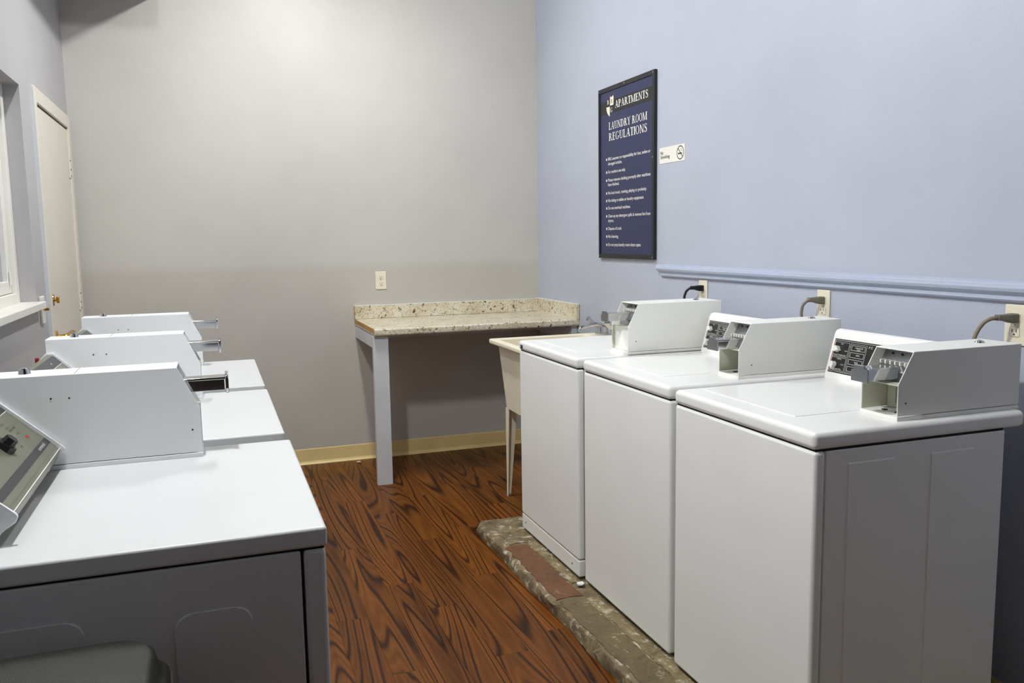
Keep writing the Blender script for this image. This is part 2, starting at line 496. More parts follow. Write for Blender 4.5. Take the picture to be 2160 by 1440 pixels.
def glyph(c):
    if c == 'I': return _stem(0.09), 0.35
    if c == 'L': return _stem(0.09) + _bar(0.09, 0.66, 0) + [[(0.6, 0), (0.66, 0), (0.68, 0.28), (0.64, 0.28)]], 0.70
    if c == 'E': return (_stem(0.09) + _bar(0.09, 0.64, 0) + _bar(0.09, 0.62, 1 - HL) + _bar(0.2, 0.5, 0.49)
                         + [[(0.58, 0), (0.64, 0), (0.66, 0.26), (0.62, 0.26)], [(0.56, 1), (0.62, 1), (0.62, 0.76), (0.59, 0.76)], [(0.47, 0.4), (0.51, 0.4), (0.51, 0.64), (0.47, 0.64)]]), 0.70
    if c == 'T': return (_stem(0.27, serif=(1, 0)) + _bar(0.02, 0.69, 1 - HL)
                         + [[(0.02, 1), (0.07, 1), (0.05, 0.74), (0.02, 0.74)], [(0.64, 1), (0.69, 1), (0.69, 0.74), (0.66, 0.74)]]), 0.72
    if c == 'N': return (_stem(0.09, w=HL + 0.01) + _stem(0.72, w=HL + 0.01, serif=(0, 1)) + _diag(0.06, 1, 0.64, 0, 0.17)), 0.90
    if c == 'M': return (_stem(0.09, w=HL + 0.01) + _stem(0.86, w=TH, serif=(1, 1)) + _diag(0.07, 1, 0.44, 0.02, 0.17) + _diag(0.88, 1, 0.50, 0.02, 0.07)), 1.14
    if c == 'A': return (_diag(0.08, 0, 0.37, 1, 0.06) + _diag(0.60, 0, 0.33, 1, 0.18) + _bar(0.2, 0.6, 0.3)
                         + _bar(0.0, 0.24, 0, SF) + _bar(0.50, 0.88, 0, SF)), 0.86
    if c == 'Y': return (_stem(0.33, 0, 0.46, serif=(1, 0)) + _diag(0.33, 0.42, 0.06, 1, 0.18) + _diag(0.42, 0.42, 0.68, 1, 0.065)
                         + _bar(0.0, 0.32, 1 - SF, SF) + _bar(0.58, 0.84, 1 - SF, SF)), 0.82
    if c == 'U': return (_stem(0.09, 0.3, 1, serif=(0, 1)) + _stem(0.68, 0.3, 1, w=HL + 0.01, serif=(0, 1)) + _arc(0.42, 0.32, 0.33, 0.34, 0.12, 0.08, 180, 360)), 0.88
    if c == 'O': return _arc(0.43, 0.5, 0.41, 0.52, 0.16, 0.055, 0, 360, 36), 0.88
    if c == 'G': return (_arc(0.43, 0.5, 0.41, 0.52, 0.16, 0.055, 48, 312, 30) + _stem(0.6, 0.06, 0.42, w=0.15, serif=(0, 1), ext=0.08)
                         + [[(0.68, 0.7), (0.73, 0.7), (0.72, 0.98), (0.68, 0.92)]]), 0.88
    if c == 'D': return (_stem(0.09) + _arc(0.32, 0.5, 0.48, 0.5, 0.17, 0.06, -90, 90, 20) + _bar(0.2, 0.34, 0) + _bar(0.2, 0.34, 1 - HL)), 0.86
    if c == 'P': return (_stem(0.09) + _arc(0.34, 0.74, 0.31, 0.26, 0.16, 0.055, -90, 90, 16) + _bar(0.2, 0.36, 1 - HL) + _bar(0.2, 0.36, 0.48)), 0.70
    if c == 'R': return (_stem(0.09) + _arc(0.34, 0.75, 0.30, 0.25, 0.16, 0.055, -90, 90, 16) + _bar(0.2, 0.36, 1 - HL) + _bar(0.2, 0.40, 0.50)
                         + _diag(0.64, 0, 0.34, 0.52, 0.19) + _bar(0.6, 0.92, 0, SF)), 0.88
    if c == 'B': return (_stem(0.09) + _arc(0.34, 0.755, 0.28, 0.245, 0.15, 0.055, -90, 90, 16) + _arc(0.36, 0.27, 0.33, 0.27, 0.16, 0.055, -90, 90, 16)
                         + _bar(0.2, 0.36, 1 - HL) + _bar(0.2, 0.38, 0.49) + _bar(0.2, 0.38, 0)), 0.76
    if c == 'S': return (_ribbon([(0.54, 0.78), (0.45, 0.95), (0.28, 0.975), (0.13, 0.82), (0.2, 0.63), (0.38, 0.5), (0.53, 0.34), (0.5, 0.12), (0.3, 0.03), (0.14, 0.08), (0.07, 0.28)],
                                 [0.05, 0.06, 0.07, 0.13, 0.17, 0.19, 0.17, 0.13, 0.07, 0.06, 0.05])
                         + [[(0.53, 0.70), (0.57, 0.70), (0.57, 1.0), (0.54, 1.0)], [(0.05, 0.0), (0.08, 0.0), (0.09, 0.31), (0.05, 0.31)]]), 0.64
    return [], 0.42

def put_serif(bm, s, o, u, v, width, cap):
    gs = []; x = 0
    for ch in s:
        ps, w = glyph(ch); gs.append((x, ps)); x += w + (0.06 if ch != ' ' else 0)
    sx = width / (x - 0.06)
    o, u, v = Vector(o), Vector(u), Vector(v)
    nrm = u.cross(v)
    i = 0
    for gx, ps in gs:
        for q in ps:
            i += 1
            bm.faces.new([bm.verts.new(o + u * ((gx + a) * sx) + v * (b * cap) + nrm * (0.00002 * (i % 7))) for a, b in q])

# ------------------------------------------------------------------ the room shell
WIN = (2.75, 4.18, 1.19, 2.112)      # y0 y1 z0 z1 of the window opening
DOR = (4.47, 5.40, 0.0, 2.085)       # the door opening
WT = 0.16                            # wall thickness

# floor: a dark sub-floor that carries single planks
bm = BM(); box(bm, XL - WT, XR + WT, YN - WT, YB + WT, -0.06, -0.006)
floor = struct(link('floor', bm, 'subfloor', keep_origin=True))
PW, PL, G = 0.12, 1.22, 0.0004
ncol0 = -13
plank_cache = {}
def plank_mesh(w, l):
    key = (round(w, 4), round(l, 4))
    if key not in plank_cache:
        b = BM(); box(b, -w / 2, w / 2, -l / 2, l / 2, -0.006, 0.0)
        me = bpy.data.meshes.new('plank'); 
        es = [e for e in b.edges if all(abs(v.co.z) < 1e-6 for v in e.verts)]
        bmesh.ops.bevel(b, geom=es, offset=0.0003, segments=1, affect='EDGES')
        b.to_mesh(me); b.free(); me.materials.append(M['wood'])
        plank_cache[key] = me
    return plank_cache[key]
joint = {0: 3.395, 1: 3.12, 2: 2.66, 3: 3.365}
for k in range(-13, 12):
    xa = 0.62 + k * PW; xb = xa + PW
    xa, xb = max(xa, XL), min(xb, XR)
    if xb - xa < 0.01: continue
    y = joint.get(k, 2.2 + ((k * 0.618) % 1.0) * PL)
    while y > YN: y -= PL
    while y < YB:
        ya, yb = max(y, YN), min(y + PL, YB)
        if yb - ya > 0.01:
            o = bpy.data.objects.new('plank', plank_mesh(xb - xa - G, yb - ya - G))
            COL.objects.link(o); o.parent = floor
            o.location = ((xa + xb) / 2, (ya + yb) / 2, 0)
        y += PL

bm = BM(); box(bm, XL - WT, XR + WT, YN - WT, YB + WT, ZC, ZC + 0.1)
struct(link('ceiling', bm, 'ceiling', keep_origin=True))
bm = BM(); box(bm, XL - WT, XR + WT, YB, YB + WT, -0.06, ZC)
struct(link('wall_back', bm, 'wall_back', keep_origin=True))
bm = BM(); box(bm, XR, XR + WT, YN, YB, -0.06, ZC)
struct(link('wall_right', bm, 'wall_right', keep_origin=True))
bm = BM(); box(bm, XL - WT, XR + WT, YN - WT, YN, -0.06, ZC)
struct(link('wall_near', bm, 'wall_near', keep_origin=True))
bm = BM()
box(bm, XL - WT, XL, YN, WIN[0], -0.06, ZC)
box(bm, XL - WT, XL, WIN[0], WIN[1], -0.06, WIN[2])
box(bm, XL - WT, XL, WIN[0], WIN[1], WIN[3], ZC)
box(bm, XL - WT, XL, WIN[1], DOR[0], -0.06, ZC)
box(bm, XL - WT, XL, DOR[0], DOR[1], DOR[3], ZC)
box(bm, XL - WT, XL, DOR[1], YB, -0.06, ZC)
struct(link('wall_left', bm, 'wall_left', keep_origin=True))
# unseen box added above the frame to cast shade on the far left corner
bm = BM(); box(bm, XL, -0.20, 4.4, YB, 2.868, ZC)
struct(link('ceiling_shade_box', bm, 'wall_left', keep_origin=True))

# vinyl cove base
def cove(name, poly, a, b, axis):
    bm = BM(); prism(bm, poly, a, b, axis)
    return struct(link(name, bm, 'cream', keep_origin=True))
prof = [(0, 0), (-0.017, 0), (-0.017, 0.004), (-0.0085, 0.012), (-0.0045, 0.022), (-0.0035, 0.098), (-0.0015, 0.103), (0, 0.103)]
cove('baseboard_back', [(YB + a, b) for a, b in prof], XL, XR, 'x')
cove('baseboard_right', [(XR + a, b) for a, b in prof], YN, YB - 0.018, 'y')
cove('baseboard_left', [(XL - a, b) for a, b in prof], YN, DOR[0] - 0.08, 'y')

# chair rail on the blue wall
z0 = 1.233
rp = [(0, 0), (-0.010, 0), (-0.015, 0.006), (-0.015, 0.017), (-0.021, 0.022), (-0.029, 0.030), (-0.033, 0.039), (-0.033, 0.042), (-0.027, 0.044), (-0.027, 0.050), (-0.021, 0.053), (-0.021, 0.058), (0, 0.060)]
bm = BM()
va = [bm.verts.new((XR + a, 3.795 + b / 0.06 * 0.045, z0 + b)) for a, b in rp]
vb = [bm.verts.new((XR + a, YN, z0 + b)) for a, b in rp]
for i in range(len(rp)):
    j = (i + 1) % len(rp); bm.faces.new((va[i], va[j], vb[j], vb[i]))
bm.faces.new(va); bm.faces.new(list(reversed(vb)))
struct(link('trim_1', bm, 'rail', keep_origin=True))

# window in the left wall
win = bpy.data.objects.new('window_1', None); COL.objects.link(win); win.location = (XL - 0.06, (WIN[0] + WIN[1]) / 2, WIN[2]); struct(win)
fx0, fx1 = XL - 0.14, XL - 0.062
bm = BM()
box(bm, fx0, fx1, WIN[1] - 0.05, WIN[1], WIN[2], WIN[3], 0.003)
box(bm, fx0, fx1, WIN[0], WIN[0] + 0.05, WIN[2], WIN[3], 0.003)
box(bm, fx0, fx1, WIN[0] + 0.05, WIN[1] - 0.05, WIN[3] - 0.05, WIN[3], 0.003)
box(bm, fx0, fx1, WIN[0] + 0.05, WIN[1] - 0.05, WIN[2], WIN[2] + 0.045, 0.003)
link('window_frame', bm, 'trimwhite', win, True)
ymid = (WIN[0] + WIN[1]) / 2
for a, b in ((ymid + 0.012, WIN[1] - 0.052), (WIN[0] + 0.052, ymid - 0.012)):
    bm = BM(); zz0, zz1 = WIN[2] + 0.047, WIN[3] - 0.052; s = 0.052; sx0, sx1 = XL - 0.125, XL - 0.08
    box(bm, sx0, sx1, b - s, b, zz0, zz1, 0.004)
    box(bm, sx0, sx1, a, a + s, zz0, zz1, 0.004)
    box(bm, sx0, sx1, a + s, b - s, zz1 - s, zz1, 0.004)
    box(bm, sx0, sx1, a + s, b - s, zz0, zz0 + s, 0.004)
    sash = link('sash', bm, 'trimwhite', win, True)
    bx('pane', sash, 'glass', XL - 0.106, XL - 0.101, a + s - 0.004, b - s + 0.004, zz0 + s - 0.004, zz1 - s + 0.004)
bx('latch', win, 'trimwhite', XL - 0.079, XL - 0.07, WIN[1] - 0.10, WIN[1] - 0.085, 1.27, 1.33, 0.003)
bm = BM(); box(bm, fx1, XL + 0.035, WIN[0] - 0.03, WIN[1], WIN[2] - 0.028, WIN[2] + 0.004, 0.004)
box(bm, XL, XL + 0.035, WIN[1], WIN[1] + 0.015, WIN[2] - 0.028, WIN[2] + 0.004, 0.004)
link('window_sill', bm, 'trimwhite', win, True)

# door in the left wall
dr = bpy.data.objects.new('door_1', None); COL.objects.link(dr); dr.location = (XL, (DOR[0] + DOR[1]) / 2, 0); struct(dr)
bx('door_leaf', dr, 'door', XL - 0.04, XL + 0.006, DOR[0] + 0.003, DOR[1] - 0.003, 0.008, DOR[3] - 0.008, 0.003)
bm = BM()
box(bm, XL, XL + 0.018, DOR[0] - 0.05, DOR[0] + 0.001, 0.0, DOR[3] + 0.068, 0.004)
link('casing', bm, 'door', dr, True)
bm = BM(); box(bm, XL, XL + 0.018, DOR[1] - 0.001, DOR[1] + 0.075, 0.0, DOR[3] + 0.068, 0.004)
link('casing', bm, 'door', dr, True)
bm = BM(); box(bm, XL, XL + 0.018, DOR[0] + 0.0012, DOR[1] - 0.0012, DOR[3] - 0.001, DOR[3] + 0.068, 0.004)
link('casing', bm, 'door', dr, True)
bx('casing_edge', dr, 'greypaint', XL, XL + 0.016, DOR[0] - 0.054, DOR[0] - 0.0505, 0.0, DOR[3] + 0.06)
bx('jamb_stop', dr, 'slot', XL - 0.05, XL - 0.02, DOR[0] + 0.004, DOR[1] - 0.004, DOR[3] - 0.0078, DOR[3])
for hz in (1.86, 1.12, 0.3):
    bm = BM(); cyl(bm, (XL + 0.010, DOR[1] - 0.004, hz - 0.05), (XL + 0.010, DOR[1] - 0.004, hz + 0.05), 0.0065)
    h = link('hinge', bm, 'door', dr, True)
    for q in (-0.045, -0.01, 0.04):
        bm = BM(); cyl(bm, (XL + 0.016, DOR[1] - 0.006, hz + q), (XL + 0.016, DOR[1] - 0.006, hz + q + 0.009), 0.0022)
        link('hinge_screw', bm, 'slot', h)
bm = BM(); cyl(bm, (XL + 0.004, 4.545, 1.178), (XL + 0.012, 4.545, 1.178), 0.030, 0.026, 20)
db = link('deadbolt', bm, 'brass', dr, True)
bm = BM(); cyl(bm, (XL + 0.011, 4.545, 1.178), (XL + 0.024, 4.545, 1.178), 0.007); box(bm, XL + 0.022, XL + 0.034, 4.538, 4.552, 1.162, 1.194, 0.004)
link('thumb_turn', bm, 'brass', db, True)
bm = BM(); cyl(bm, (XL + 0.004, 4.545, 1.0), (XL + 0.014, 4.545, 1.0), 0.034, 0.028, 20)
ro = link('rosette', bm, 'brass', dr, True)
bm = BM(); tube(bm, [(XL + 0.004, 4.545, 1.0), (XL + 0.045, 4.545, 1.0), (XL + 0.062, 4.58, 1.002), (XL + 0.062, 4.66, 1.004)], lambda t: 0.011 + 0.007 * t)
link('lever', bm, 'brass', ro, True)

# ------------------------------------------------------------------ ceiling lamp (above the frame)
def ceiling_light(x, y, half, label, mat, rx, rz_):
    lamp = thing('ceiling_light', (x, y, ZC), label, 'lamp', 'fluorescent fixtures along the ceiling')
    bx('housing', lamp, 'enamel', x - 0.10, x + 0.10, y - half, y + half, ZC - 0.045, ZC, 0.005)
    bm = BM()
    pf = [(x + rx * math.cos(rad(a)), ZC - 0.046 + rz_ * math.sin(rad(a))) for a in range(180, 361, 15)]
    prism(bm, pf, y - half + 0.02, y + half - 0.02, 'y')
    link('diffuser', bm, mat, lamp)
    for q in (y - half - 0.005, y + half - 0.019):
        bx('end_cap', lamp, 'enamel', x - 0.095, x + 0.095, q, q + 0.024, ZC - 0.07, ZC - 0.046, 0.004)
ceiling_light(LAMP_A[0], LAMP_A[1], 0.16, 'white fluorescent ceiling fixture over the middle of the aisle', 'lamp', 0.05, 0.09)
ceiling_light(LAMP_B[0], LAMP_B[1], 0.31, 'white fluorescent ceiling fixture near the back wall', 'lamp_b', 0.07, 0.03)

# ------------------------------------------------------------------ concrete pad under the washers
PADT = 0.05
pad = thing('concrete_pad', (1.66, 2.0, 0), 'low rough concrete pad with stained pavers under the washers', 'pad')
bm = BM()
ny = 150; ys = [0.6 + (3.895 - 0.6) * i / ny for i in range(ny + 1)]
rnd = random.Random(3)
def wob(y, s): return 0.008 * math.sin(y * 9 + s) + 0.006 * math.sin(y * 23 + 2 * s) + 0.005 * math.sin(y * 57 + 3 * s) + 0.003 * (rnd.random() - 0.5)
rows = []
for y in ys:
    far = max(0.0, 1 - (3.895 - y) / 0.05)
    sh = 0.02 * far * far
    w = 0.02 * max(0, (3.0 - y) / 1.5)
    rows.append([bm.verts.new(p) for p in (
        (1.168 + w + sh + 0.5 * wob(y, 1), y, -0.004), (1.166 + w + sh + 0.6 * wob(y, 2), y, 0.020 + 0.006 * rnd.random()),
        (1.170 + w + sh + 0.7 * wob(y, 3), y, PADT - 0.006 + 0.005 * (rnd.random() - .5)), (1.175 + w + sh + 0.7 * wob(y, 3), y, PADT - 0.0005 + 0.002 * (rnd.random() - 0.5)),
        (1.212 + w + 0.3 * wob(y, 5), y, PADT + 0.001 * rnd.random()), (1.32, y, PADT - 0.001), (XR - 0.02, y, PADT - 0.001), (XR - 0.02, y, -0.004))])
for i in range(ny):
    for k in range(7):
        bm.faces.new((rows[i][k], rows[i][k + 1], rows[i + 1][k + 1], rows[i + 1][k]))
bm.faces.new(rows[0]); bm.faces.new(list(reversed(rows[-1])))
link('slab', bm, 'concrete', pad, True)
def flag(name, mat, y0, y1, x0, x1, h, seed, amp=0.006):
    r = random.Random(seed); bm = BM(); pts = []
    n = max(4, int((y1 - y0) / 0.025))
    for i in range(n + 1):
        y = y0 + (y1 - y0) * i / n; pts.append((x0 + 0.018 * max(0, (3.0 - y) / 1.5) + amp * (r.random() - .5) * 2, y))
    m = 5
    for i in range(1, m): pts.append((x0 + (x1 - x0) * i / m, y1 + 0.02 * math.sin(i / m * math.pi) + amp * (r.random() - .5)))
    for i in range(n + 1):
        y = y1 - (y1 - y0) * i / n; pts.append((x1 + 0.01 * max(0, (3.0 - y) / 1.5) + amp * (r.random() - .5), y))
    for i in range(1, m): pts.append((x1 - (x1 - x0) * i / m, y0 + 0.012 * math.sin(i / m * math.pi) + amp * (r.random() - .5)))
    prism(bm, pts, PADT - 0.004, PADT + h, 'z')
    return link(name, bm, mat, pad)
flag('paver', 'brown', 2.90, 3.50, 1.189, 1.296, 0.0030, 1)
flag('paver', 'olive_stone', 1.95, 2.885, 1.189, 1.294, 0.0028, 2)
flag('paver', 'olive_stone', 0.8, 1.94, 1.189, 1.294, 0.0028, 4)
flag('paver', 'concrete', 3.525, 3.70, 1.215, 1.30, 0.0034, 5, 0.008)
flag('mortar_strip', 'conc_edge', 3.02, 3.52, 1.299, 1.338, 0.0035, 6, 0.010)
flag('mortar_strip', 'conc_edge', 0.8, 2.86, 1.297, 1.346, 0.0025, 7, 0.010)

# ------------------------------------------------------------------ coin meter case, shared by all machines
def coin_case(root, x0, s, yn, yf, zb, H, hf, sl, depth, mats, slide, cavity, screws, slide_out=0.055, handle='plate'):
    """x0: front foot of the case, s: +1 if the case runs away to +x; slide: (z0, z1) of the coin slide"""
    X = lambda d: x0 + s * d
    t = 0.003
    cm, ins = mats
    zc = zb + 0.012
    poly = [(X(0), zc), (X(0), zb + hf), (X(sl), zb + H), (X(depth), zb + H), (X(depth), zc)]
    bm = BM()
    prism(bm, poly, yn, yn + t, 'y', 0.0013)
    prism(bm, poly, yf - t, yf, 'y', 0.0013)
    box(bm, X(sl), X(depth), yn + 0.0005, yf - 0.0005, zb + H - t, zb + H + 0.0006, 0.0012)
    box(bm, X(depth - t), X(depth), yn + t, yf - t, zc, zb + H - t)
    case = link('coin_case', bm, cm, root, True)
    case['label'] = 'white steel coin meter case'
    bx('base_flange', case, cm, X(-0.001), X(depth), yn - 0.0008, yf + 0.0008, zb, zb + 0.0106, 0.0012)
    bx('shelf', case, ins, X(0.001), X(0.11), yn + t, yf - t, zb + hf - 0.004, zb + hf - 0.001)
    # liner of the far and near side inside the openings
    bm = BM()
    li = [(X(0.002), zc), (X(0.002), zb + hf - 0.006), (X(0.11), zb + hf - 0.006), (X(0.11), zc)]
    prism(bm, li, yf - t - 0.0008, yf - t - 0.0001, 'y')
    link('liner', bm, ins, case)
    # cash door at the back of the lower opening
    bm = BM(); box(bm, X(cavity), X(cavity + 0.004), yn + t, yf - t - 0.002, zc, zb + hf - 0.006)
    link('cavity_back', bm, ins if cavity > 0.03 else cm, case)
    if cavity > 0.03:
        bm = BM(); box(bm, X(cavity - 0.014), X(cavity - 0.0005), yn + 0.012, yn + (yf - yn) * 0.66, zb + 0.024, zb + hf - 0.008, 0.005)
        link('cash_door', bm, 'zinc', case, True)
        for q in (0.35, 0.7):
            bm = BM(); cyl(bm, (X(cavity - 0.04), yn + (yf - yn) * q, zb + 0.0107), (X(cavity - 0.04), yn + (yf - yn) * q, zb + 0.0125), 0.008)
            link('lock_hole', bm, 'slot', case)
    # zinc coin plate in the sloped opening
    k = 0.035
    mp = [(X(k), zb + hf), (X(k + sl), zb + H - t), (X(k + sl + 0.003), zb + H - t), (X(k + 0.003), zb + hf)]
    bm = BM(); prism(bm, mp, yn + t, yf - t, 'y')
    plate = link('coin_plate', bm, 'zinc', case)
    nt_ = 6; w = (yf - yn) - 0.03
    zt0 = slide[1] + 0.002
    for i in range(nt_):
        yy = yn + 0.018 + w * (i + 0.1) / nt_
        fd = sl * (zt0 + 0.013 - zb - hf) / (H - hf)
        bm = BM(); box(bm, X(fd + 0.008), X(fd + 0.026), yy, yy + 0.005, zt0, zt0 + 0.010, 0.0012)
        link('coin_finger', bm, 'print_white', case, True)
    for i in range(3):
        yy = yn + (yf - yn) * (0.25 + 0.25 * i)
        zz = zb + H - 0.016; dd = k + sl * (zz - zb - hf) / (H - hf)
        bm = BM(); cyl(bm, (X(dd - 0.002), yy, zz), (X(dd + 0.001), yy, zz), 0.003, n=8)
        link('plate_screw', bm, 'slot', case)
    # coin slide: U-shaped chrome channel with an end plate
    yc = (yn + yf) / 2 + 0.002; hw = min(0.024, (yf - yn) * 0.23)
    bm = BM()
    box(bm, X(-slide_out), X(k + 0.005), yc - hw, yc - hw + 0.004, slide[0], slide[1] - 0.002, 0.001)
    box(bm, X(-slide_out), X(k + 0.005), yc + hw - 0.004, yc + hw, slide[0], slide[1] - 0.002, 0.001)
    box(bm, X(-slide_out - 0.002), X(k + 0.005), yc - hw - 0.001, yc + hw + 0.001, slide[1] - 0.006, slide[1], 0.001)
    sd = link('coin_slide', bm, 'chrome', case, True)
    bm = BM()
    zA, zB = slide[0] - 0.004, slide[1] + 0.004
    if handle == 'oval':
        pr = [(yc + a, (zA + zB) / 2 + b) for a, b in rrect(hw + 0.010, (zB - zA) / 2 + 0.004, 0.012)]
        prism(bm, pr, X(-slide_out - 0.009), X(-slide_out - 0.002), 'x', 0.002)
    else:
        prism(bm, [(yc - hw - 0.004, zA), (yc + hw + 0.008, zA), (yc + hw + 0.008, zB - 0.011), (yc + hw - 0.002, zB - 0.011), (yc + hw - 0.002, zB + 0.003), (yc - hw + 0.010, zB + 0.003), (yc - hw + 0.010, zB - 0.006), (yc - hw - 0.004, zB - 0.006)],
              X(-slide_out - 0.007), X(-slide_out - 0.002), 'x', 0.001)
    link('slide_handle', bm, 'chrome' if handle == 'oval' else 'zinc', case, True)
    # lock barrel on top
    lh = 0.011 if s < 0 else 0.0045
    bm = BM(); cyl(bm, (X(depth - 0.075), (yn + yf) / 2, zb + H), (X(depth - 0.075), (yn + yf) / 2, zb + H + lh), 0.0135, 0.0105, 20)
    cyl(bm, (X(depth - 0.075), (yn + yf) / 2, zb + H + lh - 0.0005), (X(depth - 0.075), (yn + yf) / 2, zb + H + lh + 0.0025), 0.007, 0.007, 12)
    link('lock', bm, 'chrome', case, True)
    if s < 0:
        bx('top_seam', case, 'slot', X(0.262), X(0.2632), yn + 0.0015, yf - 0.0015, zb + H + 0.0004, zb + H + 0.0008)
    for d, z in screws:
        bm = BM(); cyl(bm, (X(d), yn - 0.0010, zb + z), (X(d), yn + 0.001, zb + z), 0.0021, n=10)
        link('screw', bm, 'slot', case)
    return case

# ------------------------------------------------------------------ top-load washers on the right
def washer(xf, yn, yf, zb, zs, zt, xb, label, kick, case_args, console, xc0):
    root = thing('washing_machine', ((xf + xb) / 2, (yn + yf) / 2, PADT), label, 'washing machine', 'coin-operated washers in a row by the blue wall')
    bx('cabinet', root, 'enamel', xf + 0.0335, xb - 0.065, yn + 0.004, yf - 0.004, zb, zs - 0.004, 0.004)
    bx('top_gap_fill', root, 'gap', xf + 0.006, xb - 0.07, yn + 0.007, yf - 0.007, zs - 0.0045, zs + 0.004)  # black filler as shade in the gap under the deck
    if kick:
        fp = bx('front_panel', root, 'enamel', xf, xf + 0.032, yn, yf, zb + 0.071, zs - 0.003, 0.010, 3)
        kp = bx('kick_panel', root, 'enamel', xf + 0.002, xf + 0.032, yn, yf, zb, zb + 0.069, 0.005)
        for yy in (yn + 0.07, yf - 0.05):
            bm = BM(); cyl(bm, (xf + 0.001, yy, zb + 0.035), (xf + 0.003, yy, zb + 0.035), 0.004, n=10)
            link('kick_screw', bm, 'slot', kp)
    else:
        bx('front_panel', root, 'enamel', xf, xf + 0.032, yn, yf, zb, zs - 0.003, 0.010, 3)
    for a in ((xf + 0.05, yn + 0.05), (xf + 0.05, yf - 0.05), (xb - 0.12, yn + 0.05), (xb - 0.12, yf - 0.05)):
        bm = BM(); cyl(bm, (a[0], a[1], PADT + 0.0005), (a[0], a[1], zb + 0.002), 0.018, n=12); link('foot', bm, 'black', root)
    # pressed rectangles in the side panels
    for side, yy in ((-1, yn + 0.004), (1, yf - 0.004)):
        for a, b in ((xf + 0.10, xf + 0.245), (xf + 0.36, xf + 0.505)):
            bm = BM(); box(bm, a, b, yy - 0.0028, yy + 0.0028, zb + 0.08, zs - 0.04, 0.0026, 1)
            link('pressed_panel', bm, 'enamel', root)
    # deck and lid
    bm = BM(); box(bm, xf - 0.004, xb, yn, yf, zs, zt, 0.014, 4)
    deck = link('top_deck', bm, 'enamel', root, True)
    bm = BM(); box(bm, xf + 0.075, xc0 - 0.055, yn + 0.175, yf - 0.045, zt - 0.004, zt + 0.0017, 0.0016, 2)
    lid = link('lid', bm, 'enamel', root, True)
    if kick:
        bx('badge', deck, 'navy', xf - 0.0052, xf - 0.0035, yf - 0.058, yf - 0.030, zs + 0.008, zs + 0.026, 0.0005)
    # console with sloped face
    cy0, cy1 = case_args['yf'] + 0.0015, yf - 0.003
    ft = 1 / math.hypot(0.042, 0.150)
    pr = [(xc0, zt - 0.002), (xc0 + 0.003, zt + 0.012), (xc0 + 0.040, zt + 0.146), (xc0 + 0.046, zt + 0.156), (xc0 + 0.060, zt + 0.161), (xb - 0.005, zt + 0.148), (xb, zt + 0.14), (xb, zt - 0.002)]
    bm = BM(); prism(bm, pr, cy0, cy1, 'y', 0.004, 2)
    con = link('console', bm, 'enamel', root, True)
    u = Vector((0, -1, 0)); v = Vector((0.037, 0, 0.134)).normalized(); n = u.cross(v); 
    if n.x > 0: n = -n
    org = Vector((xc0 + 0.003, cy1, zt + 0.012))
    Lc = cy1 - cy0
    def quad(bm, a0, a1, b0, b1, lift, th=0.0008):
        q = [org + u * a + v * b + n * lift for a, b in ((a0, b0), (a1, b0), (a1, b1), (a0, b1))]
        f = [bm.verts.new(p) for p in q]; g = [bm.verts.new(p - n * th) for p in q]
        bm.faces.new(f); bm.faces.new(list(reversed(g)))
        for i in range(4): bm.faces.new((f[i], g[i], g[(i + 1) % 4], f[(i + 1) % 4]))
    bm = BM(); quad(bm, 0.013, Lc - 0.002, 0.010, 0.122, 0.0012, 0.003)
    cp = link('control_panel', bm, 'panel_black', con)
    bm = BM(); KA = 0.88
    def frame(a0, a1, b0, b1, w=0.0013):
        a0, a1 = a0 * KA, a1 * KA
        quad(bm, a0, a1, b0, b0 + w, 0.0018); quad(bm, a0, a1, b1 - w, b1, 0.0018)
        quad(bm, a0, a0 + w, b0, b1, 0.0018); quad(bm, a1 - w, a1, b0, b1, 0.0018)
    frame(0.017 / KA, (Lc - 0.006) / KA, 0.014, 0.118, 0.001)
    frame(0.020, 0.096, 0.064, 0.112, 0.0007); frame(0.020, 0.096, 0.018, 0.061, 0.0007)
    frame(0.102, 0.184, 0.018, 0.112, 0.0007)
    for i in range(4): frame(0.109, 0.178, 0.022 + i * 0.0228, 0.022 + i * 0.0228 + 0.0165, 0.0009)
    put = lambda s, a, b, w, c: put_text(bm, s, org + u * (a * KA) + v * b + n * 0.0021, u, v, w * KA, c)
    put('HOT', 0.052, 0.1045, 0.014, 0.004); put('WARM', 0.078, 0.083, 0.014, 0.0035); put('WATER TEMPERATURE', 0.024, 0.067, 0.066, 0.0042)
    put('NORMAL', 0.05, 0.055, 0.022, 0.0035); put('COLD', 0.074, 0.038, 0.016, 0.0032); put('FABRIC SELECTOR', 0.026, 0.021, 0.056, 0.0042)
    put('UNBALANCED', 0.128, 0.0978, 0.040, 0.0042); put('LOAD', 0.138, 0.0918, 0.018, 0.0042)
    for s, i in (('SPIN', 2), ('RINSE', 1), ('WASH', 0)): put(s, 0.140, 0.0285 + i * 0.0228, 0.018, 0.0045)
    put('P', 0.194, 0.104, 0.006, 0.0075); put('E', 0.2055, 0.104, 0.0055, 0.0075)
    link('panel_print', bm, 'print_white', cp)
    for q in ((0.0145, 0.016, 0.012, 0.120, 0.0017), (0.20, 0.225, 0.017, 0.024, 0.0018)):
        bm = BM(); quad(bm, *q); link('red_print', bm, 'print_red', cp)
